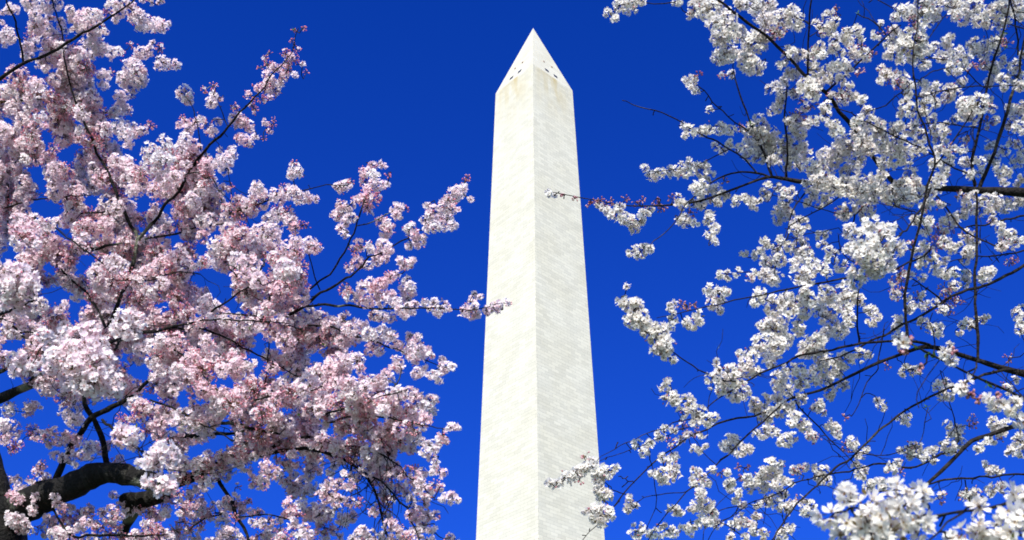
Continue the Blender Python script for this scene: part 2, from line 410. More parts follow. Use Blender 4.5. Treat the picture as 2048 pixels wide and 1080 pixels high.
class Flowers:
    """collects flowers, buds and stalks of one branch"""
    def __init__(s): s.V, s.F, s.C, s.n = [], [], [], 0
    def put(s, T, P, N, size, cols):
        if len(P) == 0: return
        V, F, K = T; R = rand_rot(N, rng.uniform(0, 6.28, len(P)))
        W = P[:, None, :] + size[:, None, None] * np.einsum('nij,vj->nvi', R, V)
        C = cols[:, K, :]
        idx = F[None] + (np.arange(len(P)) * len(V))[:, None, None] + s.n
        s.V.append(W.reshape(-1, 3)); s.C.append(C.reshape(-1, 3)); s.F.append(idx.reshape(-1, 3)); s.n += len(P) * len(V)
    def stalks(s, A, B, w, col):
        if len(A) == 0: return
        D = B - A; X = np.cross(D, rng.normal(size=D.shape)); X /= np.linalg.norm(X, axis=1)[:, None] + 1e-9
        Y = np.cross(D, X); Y /= np.linalg.norm(Y, axis=1)[:, None] + 1e-9
        ring = [X, -0.5 * X + .866 * Y, -0.5 * X - .866 * Y]
        V = np.stack([A + r * w for r in ring] + [B + r * w for r in ring], 1)
        F = np.array([(0, 1, 4), (0, 4, 3), (1, 2, 5), (1, 5, 4), (2, 0, 3), (2, 3, 5)])
        idx = F[None] + (np.arange(len(A)) * 6)[:, None, None] + s.n
        s.V.append(V.reshape(-1, 3)); s.F.append(idx.reshape(-1, 3)); s.n += len(A) * 6
        s.C.append(np.tile(np.asarray(col)[None], (len(A) * 6, 1)))
    def obj(s, name, parent):
        if not s.V: return None
        return new_obj(name, tri_mesh(name, np.vstack(s.V), np.vstack(s.F), np.vstack(s.C), smooth=True), M_PETAL, parent)

SUNV = np.array(SUN_DIR)
def petal_cols(n, pal, pink):
    """colours for template keys 0 petal base, 1 petal, 2 centre, 3 anther, 4 calyx"""
    wht, pnk, base, ctr, cal = [np.array(c) for c in pal]
    t = np.clip(pink + rng.normal(0, .11, n), 0, 1)[:, None]
    v = 1 + rng.normal(0, .03, n)[:, None]
    outer = np.clip((wht * (1 - t) + pnk * t) * v, 0, .92)
    inner = outer * (1 - .5) + base * .5
    return np.stack([inner, outer, np.tile(ctr, (n, 1)), np.tile(np.array([.62, .45, .12]), (n, 1)), np.tile(cal, (n, 1))], 1)

PAL_PINK = ((0.92, 0.875, 0.89), (0.90, 0.61, 0.70), (0.88, 0.66, 0.73), (0.52, 0.32, 0.30), (0.50, 0.27, 0.24))
PAL_WHITE = ((0.86, 0.835, 0.79), (0.82, 0.72, 0.72), (0.72, 0.64, 0.58), (0.22, 0.14, 0.08), (0.34, 0.2, 0.12))
BUD_PINK = ((0.84, 0.52, 0.58), (0.70, 0.24, 0.34)); BUD_WHITE = ((0.74, 0.50, 0.54), (0.42, 0.15, 0.20))

def fill_cluster(fl, bd, c, R, fsize, pal, budpal, kind, pink, dens, budfrac):
    """a pompom of blossoms of radius R (metres) round c"""
    near = fsize * F_PX / max(.5, (c - CAMP) @ FW) > 13.5
    k = max(1.0, R / fsize)
    R = R * 1.16; k *= 1.16
    n = int(max(2, dens * 2.5 * k ** 2 + 1.5))
    if kind == 'b': nb, n = max(3, int(1.6 * n)), int(0.15 * n)
    elif kind == 'p': nb, n = int(0.45 * n) + 1, int(0.8 * n) + 1
    else: nb = rng.binomial(n, budfrac)
    pk = pink + (0.30 if kind == 'p' else 0.0) + rng.normal(0, .13)
    if n:
        D = rng.normal(size=(n, 3)); D /= np.linalg.norm(D, axis=1)[:, None]
        rad = np.clip(1 - np.abs(rng.normal(0, .22, n)), .25, 1) * max(R - .45 * fsize, .35 * fsize)
        e = 1 + rng.normal(0, .10, 3)
        P = c + D * rad[:, None] * e
        N = D + rng.normal(0, .38, (n, 3)) + 0.16 * SUNV + np.array([0, 0, -.05])
        sz = fsize * rng.uniform(.86, 1.14, n)
        cols = petal_cols(n, pal, pk)
        TT = T_NEAR if near else T_FAR
        w = np.array([.24, .26, .2, .14, .16]) if near else np.array([.2, .23, .2, .15, .12, .10])
        ch = rng.choice(len(TT), n, p=w / w.sum())
        for i, T in enumerate(TT):
            q = ch == i; fl.put(T, P[q], N[q], sz[q], cols[q])
        core = c + (P - c) * .25 + rng.normal(0, .1 * R, (n, 3))
        fl.stalks(P - .3 * sz[:, None] * N / np.linalg.norm(N, axis=1)[:, None], core, fsize * .05, (0.17, 0.13, 0.045))
    if k > 1.6 and rng.random() < .5:                  # a few bronze leaf tips and bud scales inside the umbel
        m = rng.integers(2, 5); D = rng.normal(size=(m, 3)); D /= np.linalg.norm(D, axis=1)[:, None]
        t = rng.uniform(0, 1, (m, 1)); lc = np.array([.13, .085, .03]) * t + np.array([.12, .15, .04]) * (1 - t)
        fl.put(T_LEAF, c + D * R * .62, D + rng.normal(0, .6, (m, 3)), fsize * rng.uniform(.8, 1.3, m), np.stack([lc] * 5, 1))
    if nb:
        D = rng.normal(size=(nb, 3)); D /= np.linalg.norm(D, axis=1)[:, None]
        P = c + D * (R * rng.uniform(.75, 1.08, nb))[:, None]
        N = D + rng.normal(0, .3, (nb, 3)); sz = fsize * rng.uniform(.62, .95, nb)
        t = rng.uniform(0, 1, nb)[:, None]
        bc = np.array(budpal[0]) * (1 - t) + np.array(budpal[1]) * t
        cols = np.stack([bc, bc, bc, bc, np.tile(np.array(pal[4]), (nb, 1))], 1)
        bd.put(T_BUD, P, N, sz, cols)
        bd.stalks(P - .35 * sz[:, None] * N / np.linalg.norm(N, axis=1)[:, None], c + (P - c) * .2, fsize * .045, (0.2, 0.10, 0.05))

# ------------------------------------------------------------------ trees
def parse_clusters(txt):
    """'x,y,r' or 'x,y,rk' (k: b buds, p pinker) or 'x,y,r,k,depth'"""
    out = []
    for tok in txt.split():
        v = tok.split(','); k = ''
        if v[2][-1].isalpha(): k, v[2] = v[2][-1], v[2][:-1]
        if len(v) > 3: k = v[3]
        out.append((float(v[0]), float(v[1]), float(v[2]), k, float(v[4]) if len(v) > 4 else 0.0))
    return out

class Tree:
    def __init__(s, name, label, bark, pal, budpal, fsize, pink, dens, budfrac, base):
        s.root = bpy.data.objects.new(name, None); COL.objects.link(s.root); tag(s.root, label, 'tree')
        s.root.location = base; s.base = np.array(base)
        s.bark, s.pal, s.budpal, s.fsize, s.pink, s.dens, s.budfrac = bark, pal, budpal, fsize, pink, dens, budfrac
        s.thin, s.behind, s.front = 1.0, .5, set()
        s.parts = []            # (name, Tubes, Flowers, Flowers)
        s.nodes = []            # (x, y, d, part, P)
        s.clusters = []
    def part(s, name):
        s.parts.append((name, Tubes(), Flowers(), Flowers())); return len(s.parts) - 1
    def branch(s, pts, d0, d1, name='branch', new=True, jit=None, spur=True, hang=True, front=False):
        """pts: (x, y, width) on the photo's pixel grid; depth runs from d0 to d1"""
        p = s.part(name) if new else len(s.parts) - 1
        if front: s.front.add(p)
        tb = s.parts[p][1]
        pts = np.array(pts, float)
        L = np.r_[0, np.cumsum(np.hypot(*np.diff(pts[:, :2], axis=0).T))]; t = L / L[-1]
        d = d0 + (d1 - d0) * t
        P = np.array([at(x, y, q) for (x, y), q in zip(pts[:, :2], d)])
        r = pts[:, 2] * d / F_PX / 2 * s.thin
        Q = catmull(np.c_[P, r], 0.035 if r.max() < .03 else .05)
        P, r = Q[:, :3], np.maximum(Q[:, 3], .0011)
        j = jit if jit is not None else 0.0035
        if len(P) > 4 and r.max() < .03:
            nz = rng.normal(0, 1, P.shape); nz = (nz + np.roll(nz, 1, 0)) * .6; nz[0] = 0
            P = P + nz * j
        big = r.max()
        r = r * (1 + rng.normal(0, .06, len(r)))
        tb.add(P, r, sides=14 if big > .05 else 8 if big > .018 else 6, bump=.10 if big > .05 else .03 if big > .02 else 0)
        if spur and big < .05:
            for i in range(1, len(P) - 1):
                if rng.random() < .22:
                    v = rng.normal(size=3); v /= np.linalg.norm(v); ln = rng.uniform(.012, .04)
                    tb.add([P[i], P[i] + v * ln * .6, P[i] + v * ln + rng.normal(0, .004, 3)], [.0026, .0024, .0028], 4)
        if hang:
            inv = (P - CAMP)
            dd = inv @ FW; xx = CX + F_PX * (inv @ RT) / dd; yy = CY - F_PX * (inv @ UP) / dd
            for i in range(0, len(P)): s.nodes.append((xx[i], yy[i], dd[i], p, P[i], 2 * r[i] * F_PX / dd[i]))
        return p
    def twigs(s, part, n, lmin, lmax, box=None, droop=.2, w=.0022):
        """bare side twigs on one part (or on any part inside a pixel box)"""
        nd = [q for q in s.nodes if (part is None or q[3] == part) and (box is None or (box[0] < q[0] < box[2] and box[1] < q[1] < box[3]))]
        if not nd: return
        for _ in range(n):
            q = nd[rng.integers(len(nd))]; tb = s.parts[q[3]][1]
            v = rng.normal(size=3) * np.array([1, .8, .8]) + np.array([0, 0, -droop]); v /= np.linalg.norm(v)
            L = rng.uniform(lmin, lmax); m = max(4, int(L / .05)); P = [q[4]]
            for k in range(m):
                v = v + rng.normal(0, .32, 3) + np.array([0, 0, -.04 * droop]); v /= np.linalg.norm(v); P.append(P[-1] + v * L / m)
            tb.add(np.array(P), np.linspace(w, w * .55, len(P)), 4)
            if rng.random() < .5 and m > 5:
                k = rng.integers(2, m - 1); v2 = rng.normal(size=3); v2 /= np.linalg.norm(v2)
                P2 = [P[k], P[k] + v2 * L * .15, P[k] + v2 * L * .3 + rng.normal(0, .02, 3)]
                tb.add(np.array(P2), [w * .7, w * .6, w * .5], 4)
    def grow(s, clusters, jd, nearsize=None):
        """string the clusters onto the branches, nearest first, each on a twig of its own"""
        N = list(s.nodes)
        X = np.array([q[0] for q in N]); Y = np.array([q[1] for q in N]); D = np.array([q[2] for q in N])
        bx, by, bd_, bw = X.copy(), Y.copy(), D.copy(), np.array([q[5] for q in N]); bp = [q[3] for q in N]
        cl = clusters; rest = list(range(len(cl)))
        cx = np.array([c[0] for c in cl]); cy = np.array([c[1] for c in cl]); fd = np.array([c[4] for c in cl])
        def dist(i, x, y, d): 
            q = (x - cx[i]) ** 2 + (y - cy[i]) ** 2
            return q + (np.where(fd[i] > 0, (d - fd[i]) * 120, 0)) ** 2
        best = np.array([0.0] * len(cl)); bi = np.zeros(len(cl), int)
        for i in rest:
            q = dist(i, X, Y, D); bi[i] = int(np.argmin(q)); best[i] = q[bi[i]]
        alive = np.ones(len(cl), bool)
        bidx = np.arange(len(cl))
        while alive.any():
            k = int(np.argmin(np.where(alive, best, 1e18))); alive[k] = False
            x, y, r, kind, dfix = cl[k]; par = N[bi[k]]
            gap = math.sqrt((par[0] - x) ** 2 + (par[1] - y) ** 2)
            d = dfix if dfix > 0 else par[2] + rng.normal(0, jd) * min(1.0, .35 + gap / 40)
            if dfix == 0:
                q = (bx - x) ** 2 + (by - y) ** 2; g = int(np.argmin(q))
                if q[g] < (r + 5) ** 2 and rng.random() < (.95 if bp[g] in s.front else s.behind if bw[g] < 9 else .12): d = bd_[g] + (.75 * r + 6) * bd_[g] / F_PX + abs(rng.normal(0, .05))
                elif q[g] < (r + 5) ** 2 and bw[g] >= 9: d = bd_[g] - (.5 * bw[g] + .45 * r) * bd_[g] / F_PX - abs(rng.normal(0, .04))
            c = at(x, y, d); R = r * d / F_PX
            tb, fl, bd = s.parts[par[3]][1:]
            fs = s.fsize * rng.uniform(.93, 1.07)
            s.count = getattr(s, 'count', 0) + 1
            fill_cluster(fl, bd, c, R, fs, s.pal, s.budpal, kind, s.pink, s.dens, s.budfrac)
            a = par[4]; L = np.linalg.norm(c - a)
            if L > .03:
                m = max(4, int(L / .05)); t = np.linspace(0, 1, m)[:, None]
                sag = rng.normal(0, .10, 3) * L
                P = a + (c - a) * t + np.sin(t * math.pi) * sag + np.where((t > 0) & (t < 1), rng.normal(0, .004, (m, 3)), 0)
                w = .0021 + .0012 * min(1, L)
                tb.add(P, np.linspace(w * 1.2, w * .8, m), 5)
            node = (x, y, d, par[3], c, 2.0); N.append(node)
            ni = len(N) - 1
            q = (cx - x) ** 2 + (cy - y) ** 2
            q = q * 1.25 + np.where(fd > 0, ((d - fd) * 120) ** 2, 0)
            up = alive & (q < best); best[up] = q[up]; bi[up] = ni
        s.nodes_all = N
    def beyond(s, n, dmin=4.5):
        """the crown goes on outside the picture: blossom along the branches there"""
        nd = [q for q in s.nodes if q[2] > dmin and q[5] < 24 and (q[0] < -30 or q[0] > 2080 or q[1] < -30 or q[1] > 1110)]
        out = []
        while len(out) < n:
            q = nd[rng.integers(len(nd))]; r = float(np.clip(rng.normal(15, 4), 8, 26))
            x, y = q[0] + rng.normal(0, 34), q[1] + rng.normal(0, 34); m = 1.3 * r + 12
            if -m < x < 2048 + m and -m < y < 1080 + m: continue
            out.append((x, y, r, rng.choice(['', '', '', 'p']), q[2] + rng.normal(0, .12)))
        s.grow(out, .1)
    def leaf_tuft(s, x, y, size=.02):
        q = min(s.nodes, key=lambda n: (n[0] - x) ** 2 + (n[1] - y) ** 2); m = 5
        D = rng.normal(size=(m, 3)) + np.array([0, 0, .5]); lc = np.array([.10, .20, .04]) * rng.uniform(.7, 1.3, (m, 1))
        s.parts[q[3]][2].put(T_LEAF, np.tile(at(x, y, q[2]), (m, 1)), D, size * rng.uniform(.7, 1.2, m), np.stack([lc] * 5, 1))
    def finish(s):
        off = s.base
        for name, tb, fl, bd in s.parts:
            if not tb.V: continue
            tb.V = [v - off for v in tb.V]
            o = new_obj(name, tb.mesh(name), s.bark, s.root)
            for nm, q in (('blossoms', fl), ('bud_clumps', bd)):
                if q.V:
                    q.V = [v - off for v in q.V]; q.obj(nm, o)

def B(txt):
    """'x,y,w x,y,w ...'"""
    return [tuple(float(q) for q in t.split(',')) for t in txt.split()]

def limb3d(s, P, R, name, sides=16, bump=.08, nodes=False):
    p = s.part(name); Q = catmull(np.c_[np.array(P, float), np.array(R, float)], .06)
    s.parts[p][1].add(Q[:, :3], Q[:, 3], sides=sides, bump=bump)
    return p

def inside(x, y, poly):
    c = False; j = len(poly) - 1
    for i in range(len(poly)):
        xi, yi = poly[i]; xj, yj = poly[j]
        if (yi > y) != (yj > y) and x < (xj - xi) * (y - yi) / (yj - yi) + xi: c = not c
        j = i
    return c

# ================================================================== the pink tree, left
def pink_tree():
    d0 = 7.0
    fork = at(-22, 1055, d0)
    base = (fork[0] - .35, fork[1] + .15, 0.0)
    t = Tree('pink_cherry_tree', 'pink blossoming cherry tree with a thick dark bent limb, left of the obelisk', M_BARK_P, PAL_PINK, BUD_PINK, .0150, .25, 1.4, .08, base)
    b = np.array(base)
    limb3d(t, [b + (0, 0, -.15), b + (.0, 0, .25), b * .6 + fork * .4 + (-.06, 0, 0), fork + (0, 0, -.4), fork + (0, 0, .02)], [.42, .30, .25, .235, .22], 'trunk', 18)
    limb3d(t, [fork + (-.02, 0, -.15), at(-22, 1000, 7.0), at(-26, 940, 7.1), at(-42, 860, 7.3), at(-70, 780, 7.5)], [.2, .13, .10, .085, .07], 'limb')
    br = t.branch
    # the heavy bent limb and what grows from it
    br(B('-20,1050,70 30,1022,66 72,1000,66 105,985,56 140,976,54 170,958,52 200,946,47 235,946,44 262,952,42 290,960,40 318,966,36 345,964,28 385,955,18 415,940,15 440,928,14 475,915,14 512,910,13 545,892,11 580,880,9 620,874,6'), 7.0, 6.3, 'limb', hang=True)
    br(B('318,968,34 338,978,30 325,990,30 300,996,32 275,1001,36 252,1003,34 244,1006,20'), 6.8, 6.95, 'limb')
    br(B('272,1010,30 262,1030,26 252,1052,20 245,1085,18 240,1130,16'), 6.93, 7.2, 'branch', new=False)
    br(B('108,975,16 114,955,15 124,930,13 135,902,12 160,865,12 195,830,11 232,810,10 262,795,8 282,775,7 300,757,6 330,745,4'), 7.0, 6.7)
    br(B('214,930,13 210,900,12 200,865,11 190,842,11 170,808,10 172,775,9 195,720,9 215,660,9 222,640,9 236,608,8 250,570,8 262,535,8 275,478,8 255,440,7 240,400,6.5 220,352,6 200,315,5.5 180,270,5 162,225,4.5 150,195,4 140,165,3.5 130,120,3 125,70,3 113,35,2.5 102,-10,2'), 7.0, 7.3, front=True)
    br(B('275,480,7 292,462,7 310,440,6.5 330,412,6 355,385,6 375,350,5.5 395,318,5.5 420,290,5 440,272,5 455,255,4.5 480,225,4 500,205,3.5 520,185,3 535,160,2.6 560,132,2.2 583,105,1.8 590,75,1.5 597,56,1.5'), 7.15, 6.6, front=True)
    br(B('210,655,6 200,632,6 185,602,5.5 160,572,5 135,553,4.5 118,535,4 95,520,3.5'), 7.0, 7.5, hang=True, front=True)
    br(B('-60,195,8 0,158,7 45,128,6.5 75,117,6 100,105,6 135,86,5.5 165,68,5 195,50,4.5 215,38,4 245,19,3 272,-2,2.5'), 7.4, 6.8, front=True)
    br(B('47,126,4.5 45,105,4.5 38,75,4.5 30,42,4 20,20,3.5 10,-6,3'), 7.3, 7.0, front=True)
    br(B('-20,215,6 0,207,6 20,202,5 45,200,4 70,190,3'), 7.6, 7.2)
    br(B('10,425,5 14,405,4.5 15,380,4.5 15,358,4 5,330,3 -10,300,3'), 7.6, 7.6)
    br(B('10,416,4 30,408,4 52,404,3.5 90,398,3 150,392,2.5 180,390,2'), 7.5, 7.0)
    br(B('-30,560,11 30,540,10 82,521,10 125,506,9 150,502,9 175,500,8 205,494,6 240,485,4'), 7.7, 7.0)
    br(B('162,427,4 182,426,4 205,423,3 240,420,2.5'), 7.2, 7.1)
    br(B('290,478,5 312,475,5 340,470,4.5 365,464,4 400,455,3 450,448,2.5'), 7.1, 6.8)
    br(B('-60,815,24 0,797,21 37,780,18 75,765,15 110,750,11 150,733,8 190,728,5'), 7.3, 6.7, 'limb')
    br(B('-40,760,12 0,742,10 27,730,8 60,712,6 100,695,4'), 7.2, 6.6)
    br(B('-20,625,6 0,637,6 25,652,5.5 50,677,5 82,703,4 110,720,3'), 6.6, 6.2)
    br(B('48,664,3.5 95,671,3 130,681,2.5 160,690,2'), 6.4, 6.2)
    br(B('215,688,8 250,675,8 288,665,7.5 310,662,7 340,655,6 377,645,5 405,634,4.5 440,612,4 465,595,3.5 500,572,3 520,545,2'), 6.9, 6.2, front=True)
    br(B('400,641,3.5 440,638,3 490,641,3 530,641,2.5 580,648,2'), 6.4, 6.0, new=False)
    br(B('420,630,3.5 450,629,3.2 485,627,3 535,638,2.8 565,647,2.5 600,660,2'), 6.4, 6.1, new=False)
    br(B('330,657,4.5 390,658,4 420,662,4 460,680,3.8 495,700,3.5 535,720,3 565,735,2.5 590,750,2'), 6.7, 6.2, front=True)
    br(B('526,640,5 534,618,4.5 540,592,4 546,570,3.5 550,552,3'), 6.2, 6.4)
    br(B('528,790,3.5 530,767,3.5 535,725,3 537,685,2.5'), 6.4, 6.3)
    br(B('510,800,4 550,792,4 580,786,3.5 622,782,3 640,775,2'), 6.1, 5.8)
    br(B('560,640,6 590,625,6 612,610,6 640,587,5.5 665,574,5 690,556,4.5 717,540,4 740,515,3.5 762,505,3 787,490,3 815,475,3 840,460,2'), 6.3, 5.6)
    br(B('612,612,5 652,608,5 680,611,5 710,613,4.5 755,617,4 800,618,3.5 830,617,3 867,617,3 905,618,2.5 925,618,2.3 972,614,2 1013,606,1.5'), 6.25, 5.2)
    br(B('620,578,4 640,560,4 660,548,3.5 680,520,3.5 695,490,3.3 710,455,3 722,420,3 735,395,2'), 6.3, 5.9)
    br(B('712,452,2.5 735,446,2.5 758,437,2.2 775,428,2'), 6.0, 5.8, new=False)
    br(B('640,580,3 630,555,2.6 625,530,2.4 615,500,2'), 6.3, 6.2, new=False)
    br(B('450,430,3 500,415,3 522,406,3 540,398,2.5 575,385,2.5 610,378,2.2 660,370,2 690,372,1.5'), 6.8, 6.2)
    br(B('370,350,3 400,345,3 425,358,2.5 440,390,2.5 446,405,2'), 6.9, 6.9)
    br(B('392,240,2 388,225,1.8 384,210,1.6 372,196,1.5'), 6.9, 6.9)
    br(B('402,300,2.2 398,270,2 394,245,2'), 6.9, 6.9)
    br(B('455,252,2 445,225,1.8 434,203,1.5'), 6.8, 6.8)
    br(B('462,405,2 461,385,1.8 458,362,1.6 456,340,1.6'), 6.8, 6.8)
    br(B('315,895,11 330,886,10 355,873,9.5 402,870,8.5 450,868,7 480,864,6 520,850,4'), 6.9, 6.3)
    br(B('440,846,7 470,848,8 490,852,8 520,860,6 560,868,4'), 6.45, 6.1, new=False)
    br(B('415,940,10 430,950,9 447,977,8.5 462,1002,8 470,1027,7.5 482,1046,7 497,1082,6'), 6.6, 6.2)
    br(B('510,914,10 540,905,9 570,900,8.5 617,898,7.5 650,905,6.5 685,917,6 702,927,6 727,947,6 747,980,5.5 760,1015,5 767,1047,5 782,1090,4'), 6.35, 5.7)
    br(B('700,915,4 740,950,4 777,980,3.6 800,1003,3.4 815,1017,3.2 824,1040,3 838,1078,2.5'), 6.0, 5.5)
    br(B('690,892,3 730,895,3.5 765,912,3.5 800,935,3 820,955,3 842,965,2.5'), 5.9, 5.4)
    br(B('640,830,4 690,815,4 730,805,3.5 780,790,3 815,778,2.5'), 5.8, 5.4)
    br(B('660,845,4 700,833,4 745,830,3.6 790,838,3 840,848,2.3 900,857,1.6'), 5.8, 5.3)
    br(B('690,668,3.5 740,680,3.5 785,695,3 815,705,2.6 855,722,2 880,735,1.6'), 6.1, 5.6)
    br(B('600,655,4 640,650,4 690,662,3.5'), 6.2, 6.1, new=False)
    br(B('725,800,3 760,785,3 785,775,2.6 798,755,2.4 805,738,2'), 5.7, 5.5)
    br(B('110,455,3 150,485,3 195,520,2.6 235,545,2.2'), 6.8, 6.5)
    br(B('230,560,3.4 300,560,3 350,545,2.6 400,548,2.2'), 6.8, 6.6)
    br(B('330,690,4 370,715,4 405,752,3.6 440,785,3.2 470,815,2.6'), 6.3, 5.9)
    br(B('300,800,4 345,815,4 380,835,3.6 425,860,3 470,880,2.6'), 6.4, 5.9)
    br(B('95,1000,5 140,1070,4.5 175,1072,5 225,1070,5 270,1072,4 330,1070,3'), 6.9, 6.3)
    br(B('430,1026,3.5 445,1028,3.5 410,1035,3 380,1060,2.6'), 6.9, 6.7)
    br(B('475,1035,3 520,1030,3 560,1033,2.6 595,1050,2'), 6.3, 5.9)

